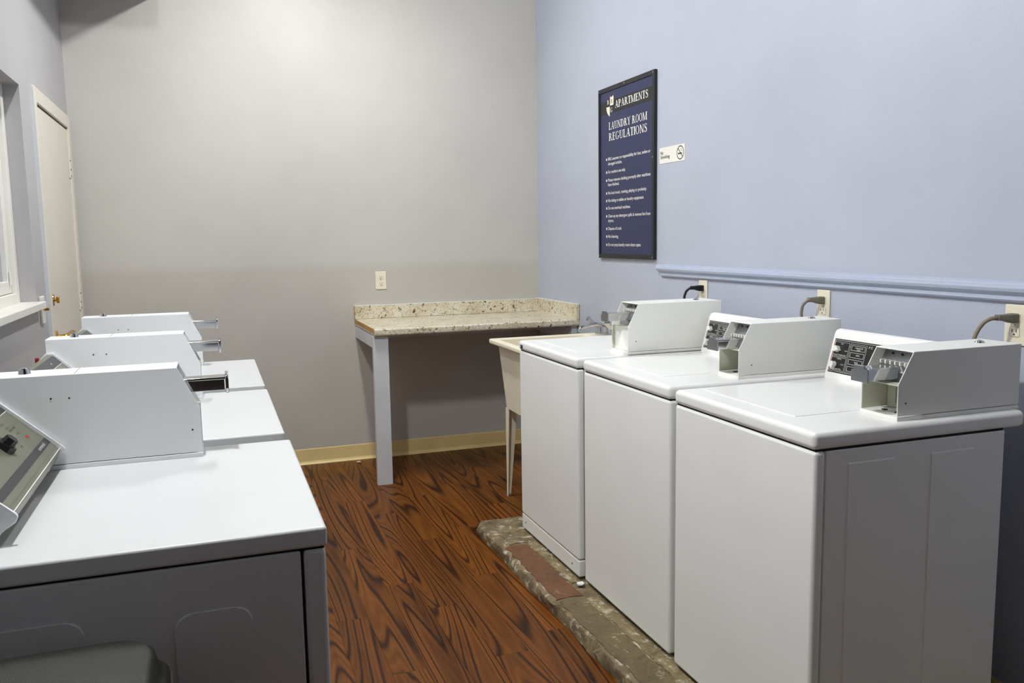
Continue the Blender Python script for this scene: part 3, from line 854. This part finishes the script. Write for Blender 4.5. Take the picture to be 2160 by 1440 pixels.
    for a, b, an in ((0.040, 0.088, -10), (0.040, 0.036, -70)):
        bm = BM(); c = org + u * (a * KA) + v * b
        cyl(bm, c + n * 0.001, c + n * 0.016, 0.0105, 0.0095, 20)
        d = (u * math.cos(rad(an)) + v * math.sin(rad(an)))
        e = (u * -math.sin(rad(an)) + v * math.cos(rad(an)))
        q0 = [c + e * 0.0092, c + d * 0.018, c - e * 0.0092]
        f0 = [bm.verts.new(p + n * 0.002) for p in q0]; f1 = [bm.verts.new(p + n * 0.0158) for p in q0]
        bm.faces.new(f0); bm.faces.new(list(reversed(f1)))
        for i in range(3): bm.faces.new((f0[i], f0[(i + 1) % 3], f1[(i + 1) % 3], f1[i]))
        link('knob', bm, 'knob_white', cp)
    bm = BM(); xx, yy = xc0 + 0.085, cy0 + 0.15
    zz = zt + 0.161 - 0.013 * (xx - xc0 - 0.06) / (xb - 0.005 - xc0 - 0.06)
    cyl(bm, (xx, yy, zz - 0.002), (xx, yy, zz + 0.0012), 0.0065, n=14); link('light_hole', bm, 'slot', con)
    coin_case(root, **case_args)
    return root

ZS, ZT, ZBW = 0.916, 0.960, 0.0626
cw = dict(s=1, zb=ZT, depth=0.41, sl=0.046, mats=('case', 'inside'))
washer(1.344, 3.044, 3.713, ZBW, ZS + 0.003, ZT + 0.002, 2.010, 'white washer with a lower kick panel, farthest in the row, beside the laundry tub', True,
       dict(cw, x0=1.568, yn=3.046, yf=3.196, zb=ZT + 0.002, H=0.203, hf=0.113, depth=0.432, slide=(ZT + 0.136, ZT + 0.168), cavity=0.012,
            screws=[(0.035, 0.052)], slide_out=0.062), True, 1.885)
washer(1.356, 2.346, 3.013, ZBW, ZS, ZT, 2.030, 'white washer in the middle of the right-hand row, between two others', False,
       dict(cw, x0=1.627, yn=2.372, yf=2.490, H=0.182, hf=0.098, slide=(ZT + 0.098, ZT + 0.130), cavity=0.085,
            screws=[(0.05, 0.045)]), True, 1.880)
washer(1.346, 1.641, 2.298, ZBW, ZS, ZT, 2.022, 'white washer nearest the camera on the right, its shaded side in view', False,
       dict(cw, x0=1.615, yn=1.667, yf=1.797, H=0.175, hf=0.093, slide=(ZT + 0.100, ZT + 0.132), cavity=0.085,
            screws=[(0.025, 0.045)]), True, 1.906)

# ------------------------------------------------------------------ dryers on the left
DZ = 0.930
def dryer(xf, yn, label, tagged=False):
    w = 0.725; yf = yn + w; xb = xf - 0.70
    root = thing('dryer', ((xf + xb) / 2, (yn + yf) / 2, 0), label, 'dryer', 'coin-operated dryers in a row by the grey wall')
    zs = DZ - 0.036
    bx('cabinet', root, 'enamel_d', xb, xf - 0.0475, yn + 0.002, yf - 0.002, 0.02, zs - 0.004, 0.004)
    bx('top_gap_fill', root, 'gap', xb + 0.01, xf - 0.006, yn + 0.006, yf - 0.006, zs - 0.0045, zs + 0.004)  # gap below the deck, its shade painted as a black filler
    bx('front_gap_fill', root, 'gap', xf - 0.048, xf - 0.043, yn + 0.006, yf - 0.006, 0.025, zs - 0.006)  # same black shade filler in the gap behind the front panel
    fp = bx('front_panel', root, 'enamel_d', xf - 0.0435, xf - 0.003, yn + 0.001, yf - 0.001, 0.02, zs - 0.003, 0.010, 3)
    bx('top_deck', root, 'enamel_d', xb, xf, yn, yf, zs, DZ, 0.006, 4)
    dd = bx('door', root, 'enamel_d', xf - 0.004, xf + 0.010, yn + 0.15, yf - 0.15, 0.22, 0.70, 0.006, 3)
    bx('handle', dd, 'case_d', xf + 0.0095, xf + 0.022, yf - 0.22, yf - 0.20, 0.42, 0.54, 0.004)
    for a in ((xf - 0.09, yn + 0.06), (xf - 0.09, yf - 0.06), (xb + 0.06, yn + 0.06), (xb + 0.06, yf - 0.06)):
        bm = BM(); cyl(bm, (a[0], a[1], 0.0), (a[0], a[1], 0.021), 0.02, n=12); link('foot', bm, 'black', root)
    for yy in (yn + 0.002, yf - 0.002):
        for x0, x1, zt in ((xf - 0.262, xf - 0.134, 0.806), (xf - 0.60, xf - 0.40, 0.822)):
            bm = BM()
            q = [((x0 + x1) / 2 + a, (zt + 0.15) / 2 + b) for a, b in rrect((x1 - x0) / 2, (zt - 0.15) / 2, 0.028)]
            prism(bm, q, yy - 0.0024, yy + 0.0024, 'y', 0.0022, 1)
            link('pressed_panel', bm, 'enamel_d', root)
    cn, cf = yf - 0.101, yf - 0.001
    # console: sloped olive face between white end caps
    cy0, cy1 = yn + 0.105, cn - 0.001
    xa, za, xp, zp = xf - 0.512, 0.979, xf - 0.640, 1.100
    body = [(xa, za), (xp, zp), (xp - 0.012, zp + 0.001), (xp - 0.06, zp - 0.05), (xb + 0.005, DZ + 0.05), (xb + 0.005, DZ - 0.001), (xa - 0.035, DZ - 0.001), (xa - 0.028, za - 0.028), (xa - 0.008, za - 0.022)]
    bm = BM(); prism(bm, body, cy0 + 0.008, cy1 - 0.008, 'y')
    con = link('console', bm, 'olive', root)
    cap = [(xa + 0.010, za + 0.001), (xa + 0.006, za + 0.006), (xp + 0.004, zp + 0.007), (xp - 0.016, zp + 0.006), (xp - 0.066, zp - 0.048), (xb, DZ + 0.05), (xb, DZ - 0.001), (xa - 0.026, DZ - 0.001), (xa - 0.020, za - 0.026), (xa + 0.006, za - 0.010)]
    for a in (cy0, cy1 - 0.0078):
        bm = BM(); prism(bm, cap, a, a + 0.0078, 'y', 0.002); link('end_cap', bm, 'case_d', con, True)
    u = Vector((0, 1, 0)); v = Vector((xp - xa, 0, zp - za)); vl = v.length; v.normalize(); n = u.cross(v)
    if n.z < 0: n = -n
    org = Vector((xa, cy0 + 0.008, za)); Lc = cy1 - cy0 - 0.016
    def quad(bm, a0, a1, b0, b1, lift, th=0.0008):
        q = [org + u * a + v * b + n * lift for a, b in ((a0, b0), (a1, b0), (a1, b1), (a0, b1))]
        f = [bm.verts.new(p) for p in q]; g = [bm.verts.new(p - n * th) for p in q]
        bm.faces.new(f); bm.faces.new(list(reversed(g)))
        for i in range(4): bm.faces.new((f[i], g[i], g[(i + 1) % 4], f[(i + 1) % 4]))
    bm = BM(); quad(bm, 0.002, Lc - 0.002, 0.012, vl - 0.002, 0.0012, 0.002); fpn = link('control_panel', bm, 'olive', con)
    for q in ((0.002, Lc - 0.002, 0.026, 0.043, 0.0018), (0.002, Lc - 0.002, vl - 0.036, vl - 0.003, 0.0018)):
        bm = BM(); quad(bm, *q); link('dark_strip', bm, 'char_strip', fpn)
    for q in ((0.0, Lc, 0.0015, 0.0035, 0.0012), (0.002, Lc - 0.002, vl - 0.038, vl - 0.0365, 0.0018)):
        bm = BM(); quad(bm, *q); link('pinstripe', bm, 'print_white', fpn)
    bm = BM(); put_text(bm, 'commercial', org + u * (Lc - 0.105) + v * 0.031 + n * 0.0022, u, v, 0.062, 0.0085)
    put_text(bm, 'TIME', org + u * (Lc - 0.125) + v * (vl - 0.024) + n * 0.0022, u, v, 0.02, 0.006)
    link('panel_print', bm, 'print_white', fpn)
    bm = BM()
    for a, b, s, ww in ((0.105, 0.120, 'REGULAR', 0.024), (0.105, 0.108, 'KNITS', 0.024), (0.090, 0.100, 'PERMANENT PRESS', 0.05), (0.088, 0.086, 'DELICATE', 0.018), (0.150, 0.082, 'HI', 0.008), (0.150, 0.072, 'LOW', 0.012), (0.150, 0.062, 'OFF', 0.012)):
        put_text(bm, s, org + u * (Lc - a - ww / 2) + v * b + n * 0.0018, u, v, ww, 0.005)
    link('dial_print', bm, 'print_dark', fpn)
    bm = BM(); quad(bm, Lc - 0.075, Lc - 0.062, 0.066, 0.074, 0.0018); link('red_print', bm, 'print_red', fpn)
    bm = BM(); c = org + u * (Lc - 0.222) + v * 0.088
    cyl(bm, c + n * 0.001, c + n * 0.012, 0.022, 0.020, 6); 
    cyl(bm, c + n * 0.012, c + n * 0.026, 0.014, 0.012, 6)
    link('knob', bm, 'black', fpn)
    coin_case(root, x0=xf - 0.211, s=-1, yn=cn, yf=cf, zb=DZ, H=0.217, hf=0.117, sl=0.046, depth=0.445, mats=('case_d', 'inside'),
              slide=(DZ + 0.152, DZ + 0.184), cavity=0.012, screws=[(0.313, 0.164), (0.276, 0.163), (0.020, 0.067)], slide_out=0.058, handle='oval')
    if tagged:
        bm = BM(); box(bm, xf - 0.0035, xf + 0.012, 1.675, 1.70, 0.868, 0.892, 0.003); link('blue_clip', bm, 'blue', root, True)['label'] = 'small blue plastic clip'
    return root
dryer(0.172, 1.498, 'white dryer nearest the camera on the left, with olive-grey control panel', True)
dryer(0.166, 2.310, 'white dryer in the middle of the left-hand row, between two others')
dryer(0.164, 3.122, 'white dryer farthest along the left-hand row, nearest the cream door')

# ------------------------------------------------------------------ black bin in front of the nearest dryer
bcx, bcy, BZ = -0.325, 1.255, 0.022
tb = thing('trash_bin', (bcx, bcy, 0), 'black pebbled plastic trash bin in front of the nearest dryer', 'trash bin')
def ringz(hx, hy, r, z): return [(bcx + a, bcy + b, z + (BZ if z > 0.1 else 0)) for a, b in rrect(hx, hy, r, 6)]
bm = BM()
loft(bm, [ringz(.17, .13, .05, 0.0), ringz(.20, .155, .055, 0.35), ringz(.222, .175, .06, 0.70), ringz(.236, .189, .065, 0.705), ringz(.236, .189, .065, 0.735), ringz(.205, .16, .055, 0.735), ringz(.16, .12, .05, 0.02)], True, True)
link('bin_body', bm, 'bin', tb, True)
bm = BM()
loft(bm, [ringz(.232, .186, .064, 0.7355), ringz(.232, .186, .064, 0.747), ringz(.226, .18, .062, 0.754), ringz(.222, .172, .058, 0.756), ringz(.218, .167, .056, 0.762), ringz(.213, .163, .055, 0.786), ringz(.204, .155, .052, 0.795), ringz(.16, .12, .05, 0.799), ringz(.08, .06, .04, 0.801)])
link('bin_lid', bm, 'bin', tb, True)

# ------------------------------------------------------------------ folding counter at the back wall
CT = 0.930
tab = thing('folding_counter', (1.5, 5.2, 0), 'granite-look laminate folding counter on a grey post in the corner', 'counter')
cx0, cx1, cy0, cy1 = 0.868, XR - 0.001, 4.835, YB - 0.001
pf = [(cy1, CT - 0.040), (cy1, CT), (cy0 + 0.012, CT), (cy0 + 0.004, CT - 0.003), (cy0, CT - 0.010), (cy0, CT - 0.030), (cy0 + 0.004, CT - 0.040), (cy0 + 0.012, CT - 0.044), (cy0 + 0.03, CT - 0.040)]
bm = BM(); prism(bm, pf, cx0 + 0.003, cx1, 'x'); top = link('countertop', bm, 'granite', tab, True)
bx('raw_edge', top, 'raw', cx0, cx0 + 0.0028, cy0 + 0.02, cy1, CT - 0.026, CT - 0.001)
bs = bx('backsplash', tab, 'granite', cx0, cx1 - 0.024, YB - 0.022, YB - 0.001, CT, 1.016, 0.004)
bx('raw_edge', bs, 'raw', cx0 - 0.0015, cx0 - 0.0002, YB - 0.020, YB - 0.002, CT, 1.012)
bx('caulk_line', bs, 'caulk', cx0, cx1 - 0.02, YB - 0.0215, YB - 0.0005, 1.0155, 1.0185, 0.001)
ss = bx('side_splash', tab, 'granite', XR - 0.023, XR - 0.002, cy0 - 0.002, YB - 0.0225, CT - 0.004, 1.020, 0.003)
for q in ((XR - 0.0225, XR - 0.001, cy0 - 0.001, YB - 0.001, 1.0195, 1.0225), (XR - 0.027, XR - 0.0232, cy0 + 0.02, YB - 0.0225, CT, CT + 0.004),
          (XR - 0.027, XR - 0.0232, YB - 0.026, YB - 0.0222, CT, 1.016)):
    bx('caulk_line', ss, 'caulk', *q, 0.001)
bx('leg', tab, 'greypaint', 0.866, 0.955, 4.868, 4.905, 0.0, CT - 0.045, 0.002)
bx('side_rail', tab, 'greypaint', 0.870, 0.908, 4.906, YB - 0.001, CT - 0.118, CT - 0.045, 0.002)
bx('wall_cleat', tab, 'greypaint', XR - 0.04, XR - 0.001, 4.87, YB - 0.04, CT - 0.13, CT - 0.046, 0.002)
bx('back_cleat', tab, 'greypaint', 0.91, XR - 0.042, YB - 0.039, YB - 0.001, CT - 0.13, CT - 0.046, 0.002)

# ------------------------------------------------------------------ utility tub
RZ = 0.886
sx0, sx1, sy0, sy1 = 1.432, 2.115, 3.87, 4.455
sk = thing('laundry_tub', ((sx0 + sx1) / 2, (sy0 + sy1) / 2, 0), 'cream plastic laundry tub on legs between washer and counter', 'sink')
def rz(x0, x1, y0, y1, r, z): return [((x0 + x1) / 2 + a, (y0 + y1) / 2 + b, z) for a, b in rrect((x1 - x0) / 2, (y1 - y0) / 2, r, 4)]
bm = BM()
loft(bm, [rz(1.505, 2.06, 3.93, 4.40, .03, 0.505), rz(1.472, 2.085, 3.905, 4.425, .03, RZ - 0.03), rz(sx0 + 0.004, sx1 - 0.004, sy0 + 0.004, sy1 - 0.004, .015, RZ - 0.026), rz(sx0, sx1, sy0, sy1, .015, RZ - 0.02), rz(sx0, sx1, sy0, sy1, .015, RZ - 0.004), rz(sx0 + 0.004, sx1 - 0.004, sy0 + 0.004, sy1 - 0.004, .014, RZ),
          rz(sx0 + 0.038, sx1 - 0.11, sy0 + 0.035, sy1 - 0.035, .03, RZ), rz(sx0 + 0.044, sx1 - 0.116, sy0 + 0.041, sy1 - 0.041, .03, RZ - 0.008), rz(1.53, 1.98, 3.95, 4.38, .04, 0.525)])
link('basin', bm, 'tub', sk, True)
for (lx, ly, dx, dy) in ((1.506, 4.398, 1, -1), (1.506, 3.932, 1, 1), (2.058, 4.398, -1, -1), (2.058, 3.932, -1, 1)):
    bm = BM()
    for f in (0, 1):
        def ring(z, w):
            if f == 0: return [(lx, ly, z), (lx + dx * w, ly, z), (lx + dx * w, ly + dy * 0.004, z), (lx, ly + dy * 0.004, z)]
            return [(lx, ly + dy * 0.0042, z), (lx, ly + dy * w * 0.75, z), (lx + dx * 0.004, ly + dy * w * 0.75, z), (lx + dx * 0.004, ly + dy * 0.0042, z)]
        loft(bm, [ring(0.0, 0.022), ring(0.504, 0.068)])
    lg = link('leg', bm, 'tub', sk)
    bm = BM(); cyl(bm, (lx + dx * 0.012, ly + dy * 0.012, 0.0), (lx + dx * 0.012, ly + dy * 0.012, 0.012), 0.012, n=12); link('foot', bm, 'zinc', lg)
fxx = 2.062; fy = 4.26
bm = BM(); box(bm, fxx - 0.025, fxx + 0.025, fy - 0.11, fy + 0.11, RZ, RZ + 0.018, 0.006)
fa = link('faucet', bm, 'chrome', sk, True)
bm = BM(); tube(bm, [(fxx, fy, RZ + 0.015), (fxx - 0.01, fy, RZ + 0.055), (fxx - 0.06, fy, RZ + 0.07), (fxx - 0.15, fy + 0.005, RZ + 0.055), (fxx - 0.165, fy + 0.005, RZ + 0.035)], 0.010)
link('spout', bm, 'chrome', fa, True)
for q, dxx, dyy in ((0.085, -0.045, 0.055), (-0.085, -0.05, -0.03)):
    bm = BM(); cyl(bm, (fxx, fy + q, RZ + 0.017), (fxx, fy + q, RZ + 0.042), 0.018, 0.014)
    p0 = Vector((fxx, fy + q, RZ + 0.036)); p1 = p0 + Vector((dxx, dyy, 0.045))
    d = (p1 - p0).normalized(); sd = d.cross(Vector((0, 0, 1))).normalized(); nn = sd.cross(d)
    r0 = [p0 + sd * a * 0.011 + nn * b * 0.008 for a, b in ((-1, -1), (1, -1), (1, 1), (-1, 1))]
    r1 = [p1 + sd * a * 0.017 + nn * b * 0.007 for a, b in ((-1, -1), (1, -1), (1, 1), (-1, 1))]
    r2 = [p1 + d * 0.012 + sd * a * 0.015 + nn * (b * 0.010 + 0.006) for a, b in ((-1, -1), (1, -1), (1, 1), (-1, 1))]
    loft(bm, [r0, r1, r2]); link('lever', bm, 'chrome', fa, True)

# ------------------------------------------------------------------ regulations sign
SY0, SY1, SZ0, SZ1 = 4.520, 3.868, 1.314, 2.258
SX = XR - 0.014
sg = thing('regulations_sign', (XR, (SY0 + SY1) / 2, SZ0), 'navy blue laundry room regulations sign in a black frame', 'sign')
bx('board', sg, 'navy', SX + 0.002, XR - 0.001, SY1 + 0.01, SY0 - 0.01, SZ0 + 0.01, SZ1 - 0.01)
bm = BM(); fw_ = 0.024
box(bm, SX - 0.004, XR - 0.001, SY0 - 0.016, SY0, SZ0, SZ1, 0.002)
box(bm, SX - 0.004, XR - 0.001, SY1, SY1 + fw_, SZ0, SZ1, 0.002)
box(bm, SX - 0.004, XR - 0.001, SY1 + fw_, SY0 - 0.016, SZ1 - fw_, SZ1, 0.002)
box(bm, SX - 0.004, XR - 0.001, SY1 + fw_, SY0 - 0.016, SZ0, SZ0 + fw_, 0.002)
fr = link('sign_frame', bm, 'sign_black', sg, True)
for yy, zz in ((SY0 - .012, SZ1 - .012), (SY1 + .012, SZ1 - .012), ((SY0 + SY1) / 2, SZ1 - .012), (SY0 - .012, SZ0 + .012), (SY1 + .012, SZ0 + .012), (SY1 + .012, 1.83)):
    bm = BM(); cyl(bm, (SX - 0.006, yy, zz), (SX - 0.0035, yy, zz), 0.005, n=10); link('screw', bm, 'zinc', fr)
bx('band', sg, 'sign_black', SX + 0.0012, SX + 0.0019, SY1 + fw_, SY0 - 0.016, 2.113, 2.182)
US, VS = Vector((0, -1, 0)), Vector((0, 0, 1))
def S(y, z, lift=0.0004): return (SX + 0.0012 - lift, y, z)
bm = BM(); put_serif(bm, 'APARTMENTS', S(4.312, 2.133), US, VS, 0.372, 0.039); link('heading', bm, 'print_white', sg)
bm = BM(); put_serif(bm, 'LAUNDRY ROOM', S(4.392, 2.024), US, VS, 0.442, 0.040); link('heading', bm, 'print_white', sg)
bm = BM(); put_serif(bm, 'REGULATIONS', S(4.392, 1.964), US, VS, 0.442, 0.042); link('heading', bm, 'print_white', sg)
bm = BM()
def poly(pts, lift=0.0003): bm.faces.new([bm.verts.new(S(a, b, lift)) for a, b in pts])
poly([(4.376, 2.206), (4.366, 2.199), (4.352, 2.199), (4.340, 2.206), (4.332, 2.198), (4.334, 2.154), (4.376, 2.154)])
link('shield', bm, 'ivory', sg); bm = BM()
poly([(4.422, 2.150), (4.379, 2.150), (4.379, 2.096), (4.388, 2.100), (4.402, 2.110), (4.412, 2.120), (4.419, 2.133)])
link('shield', bm, 'ivory', sg)
bm = BM()
put_serif(bm, 'B', S(4.412, 2.164), US, VS, 0.024, 0.023); link('shield_letter', bm, 'print_white', sg); bm = BM(); put_serif(bm, 'G', S(4.372, 2.117), US, VS, 0.028, 0.024)
link('shield_letter', bm, 'print_white', sg)
bm = BM(); put_serif(bm, 'R', S(4.366, 2.165, 0.0006), US, VS, 0.024, 0.022); link('shield_letter', bm, 'olive', sg)
LN = [('BRG assumes no responsibility for lost, stolen or', 3.915, 1.857, 1), ('damaged articles.', 4.232, 1.831, 0), ('For resident use only.', 4.191, 1.786, 1),
      ('Please remove clothing promptly after machines', 3.913, 1.741, 1), ('have finished.', 4.266, 1.716, 0), ('No loud music, running, playing or profanity.', 3.953, 1.670, 1),
      ('No sitting on tables or laundry equipment.', 3.983, 1.628, 1), ('Do not overload machines.', 4.133, 1.586, 1), ('Clean up any detergent spills & remove lint from', 3.913, 1.542, 1),
      ('dryers.', 4.333, 1.516, 0), ('Dispose of trash.', 4.234, 1.472, 1), ('No loitering.', 4.275, 1.428, 1), ('Do not prop laundry room doors open.', 4.013, 1.382, 1)]
for s, ye, z, bl in LN:
    bm = BM(); put_text(bm, s, S(4.402, z), US, VS, 4.402 - ye, 0.0165)
    # a second, slightly shifted copy thickens the strokes
    put_text(bm, s, S(4.4008, z + 0.0004, 0.0005), US, VS, 4.402 - ye, 0.0165)
    o = link('rule_line', bm, 'print_white', sg)
    if bl:
        bm = BM(); cyl(bm, (SX + 0.0012, 4.421, z + 0.007), (SX + 0.0006, 4.421, z + 0.007), 0.0072, n=14); link('bullet', bm, 'print_white', o)

# ------------------------------------------------------------------ no smoking sign
ns = thing('no_smoking_sign', (XR, 3.72, 1.79), 'small white no smoking sign right of the navy sign', 'sign')
bx('plate', ns, 'sticker', XR - 0.002, XR - 0.0003, 3.600, 3.840, 1.790, 1.868)
NX = XR - 0.0024
bm = BM(); put_text(bm, 'No', (NX, 3.829, 1.834), US, VS, 0.026, 0.0165); put_text(bm, 'Smoking', (NX, 3.829, 1.814), US, VS, 0.088, 0.0165)
put_text(bm, 'No', (NX - 0.0001, 3.8280, 1.8345), US, VS, 0.026, 0.0165); put_text(bm, 'Smoking', (NX - 0.0001, 3.8280, 1.8145), US, VS, 0.088, 0.0165)
link('lettering', bm, 'print_dark', ns)
bm = BM(); c = (3.640, 1.829); n = 32
def ringq(ro_, ri_):
    for i in range(n):
        a, b = 2 * math.pi * i / n, 2 * math.pi * (i + 1) / n
        bm.faces.new([bm.verts.new((NX, c[0] - r * math.cos(t), c[1] + r * math.sin(t))) for r, t in ((ro_, a), (ro_, b), (ri_, b), (ri_, a))])
ringq(0.033, 0.0285)
def seg(p, q, w, lift=0.0):
    d = Vector((q[0] - p[0], q[1] - p[1], 0)).normalized(); e = Vector((-d.y, d.x, 0)) * w / 2
    bm.faces.new([bm.verts.new((NX - lift, c[0] - x, c[1] + z)) for x, z in ((p[0] + e.x, p[1] + e.y), (q[0] + e.x, q[1] + e.y), (q[0] - e.x, q[1] - e.y), (p[0] - e.x, p[1] - e.y))])
seg((-0.0215, 0.0215), (0.0215, -0.0215), 0.0045)
seg((-0.021, -0.004), (0.012, -0.004), 0.0065, 0.0001); seg((0.0145, -0.004), (0.018, -0.004), 0.0065, 0.0001)
sm = [(0.017, 0.002), (0.016, 0.009), (0.009, 0.011), (0.006, 0.018), (0.001, 0.021)]
for i in range(4): seg(sm[i], sm[i + 1], 0.0018, 0.0001)
link('symbol', bm, 'print_dark', ns)

# ------------------------------------------------------------------ outlets, plugs, cords, switch
def outlet(loc, face, label, name='wall_outlet'):
    """loc: centre on the wall; face '-x' or '-y'"""
    t = thing(name, loc, label, 'outlet')
    L = Vector(loc)
    def B(a0, a1, b0, b1, c0, c1):     # a along wall, b up, c out of the wall
        if face == '-x': return (L.x - c1, L.x - c0, L.y + a0, L.y + a1, L.z + b0, L.z + b1)
        return (L.x + a0, L.x + a1, L.y - c1, L.y - c0, L.z + b0, L.z + b1)
    bx('cover_plate', t, 'ivory', *B(-.035, .035, -.058, .058, 0.0003, 0.006), 0.003, 3)
    for q in (-0.020, 0.020):
        r = bx('receptacle', t, 'ivory', *B(-.0165, .0165, q - .0135, q + .0135, 0.005, 0.0085), 0.003)
        bm = BM()
        box(bm, *B(-.0080, -.0056, q - .001, q + .008, 0.008, 0.0089)); box(bm, *B(.0056, .0080, q - .001, q + .008, 0.008, 0.0089))
        box(bm, *B(-.0024, .0024, q - .0095, q - .0045, 0.008, 0.0089), 0.001)
        link('slot', bm, 'slot', r)
    bm = BM(); box(bm, *B(-.002, .002, -.002, .002, 0.0058, 0.0068), 0.0008); link('screw', bm, 'zinc', t)
    return t
outlet((1.048, YB, 1.176), '-y', 'ivory duplex outlet on the grey wall above the counter')
outlet((XR, 3.424, 1.172), '-x', 'ivory outlet under the chair rail with a black plug')
outlet((XR, 2.600, 1.168), '-x', 'ivory outlet under the chair rail, middle of three, with a grey plug')
outlet((XR, 1.792, 1.168), '-x', 'ivory outlet under the chair rail, rightmost of three, with a grey plug')
def cord(y, z, pts, mat, pm, label):
    t = thing('power_cord', (XR - 0.03, y, z), label, 'cord')
    bm = BM()
    a = [(y + p, z + q) for p, q in rrect(0.0145, 0.0135, 0.005, 3)]; b2 = [(y + p + 0.008, z + q + 0.002) for p, q in rrect(0.0085, 0.0085, 0.004, 3)]
    loft(bm, [[(XR - 0.0090, p, q) for p, q in a], [(XR - 0.026, p, q) for p, q in a], [(XR - 0.046, p, q) for p, q in b2], [(XR - 0.060, p + 0.006, q) for p, q in b2]])
    link('plug', bm, pm, t, True)
    bm = BM(); tube(bm, [(XR - 0.056, y + 0.012, z + 0.002)] + pts, 0.0058, 10); link('cable', bm, mat, t, True)
cord(3.424, 1.192, [(XR - 0.072, 3.440, 1.188), (XR - 0.082, 3.450, 1.168), (XR - 0.086, 3.454, 1.12), (XR - 0.085, 3.45, 0.94), (XR - 0.07, 3.44, 0.72)], 'cord_black', 'cord_black', 'black power cord plugged in behind the farthest washer')
cord(2.600, 1.188, [(XR - 0.070, 2.616, 1.183), (XR - 0.079, 2.624, 1.165), (XR - 0.081, 2.626, 1.13), (XR - 0.074, 2.622, 1.08), (XR - 0.072, 2.62, 0.90), (XR - 0.07, 2.6, 0.72)], 'cord_grey', 'plug_grey', 'taupe power cord plugged in behind the middle washer')
cord(1.792, 1.188, [(XR - 0.080, 1.812, 1.186), (XR - 0.092, 1.826, 1.17), (XR - 0.105, 1.838, 1.13), (XR - 0.11, 1.842, 1.06), (XR - 0.10, 1.84, 0.93), (XR - 0.07, 1.82, 0.72)], 'cord_grey', 'plug_grey', 'taupe power cord plugged in behind the nearest washer')

sw = thing('light_switch', (XL, 4.262, 1.15), 'white wall switch with brass toggle between window sill and door', 'light switch')
bx('switch_plate', sw, 'sticker', XL + 0.0003, XL + 0.012, 4.225, 4.298, 1.092, 1.212, 0.003)
bx('toggle', sw, 'brass', XL + 0.0115, XL + 0.034, 4.252, 4.264, 1.148, 1.160, 0.002)

pv = thing('pipe_valve', (-0.556, 3.447, 0.0), 'red-handled valve on a brass pipe behind the dryers', 'valve')
bm = BM(); tube(bm, [(-0.556, 3.447, 0.0), (-0.556, 3.447, 0.5), (-0.556, 3.447, 0.985), (-0.562, 3.447, 1.004), (-0.60, 3.447, 1.006)], 0.0075); link('pipe', bm, 'brass', pv, True)
bm = BM(); box(bm, -0.612, -0.600, 3.438, 3.456, 0.955, 1.034, 0.004); link('valve_handle', bm, 'red', pv, True)
bm = BM(); cyl(bm, (-0.556, 3.447, 0.0), (-0.556, 3.447, 0.006), 0.022); link('floor_flange', bm, 'chrome', pv, True)

# ------------------------------------------------------------------ litter
def scrap(name, mat, c, r, seed, label):
    bm = BM(); rr = random.Random(seed)
    bmesh.ops.create_icosphere(bm, subdivisions=2, radius=r)
    for v in bm.verts:
        v.co *= 0.75 + 0.5 * rr.random(); v.co.z *= 0.45; v.co += Vector(c)
    zmin = min(v.co.z for v in bm.verts)
    for v in bm.verts: v.co.z += c[2] - zmin
    return tag(link(name, bm, mat), label, 'litter')
scrap('paper_scrap', 'pink', (0.845, 5.435, 0.0), 0.013, 2, 'tiny pale pink paper scrap by the baseboard')
scrap('paper_scrap', 'paper', (1.327, 2.99, PADT + 0.004), 0.016, 4, 'crumpled white paper scrap on the concrete pad')

bpy.data.objects.remove(_fo, do_unlink=True)
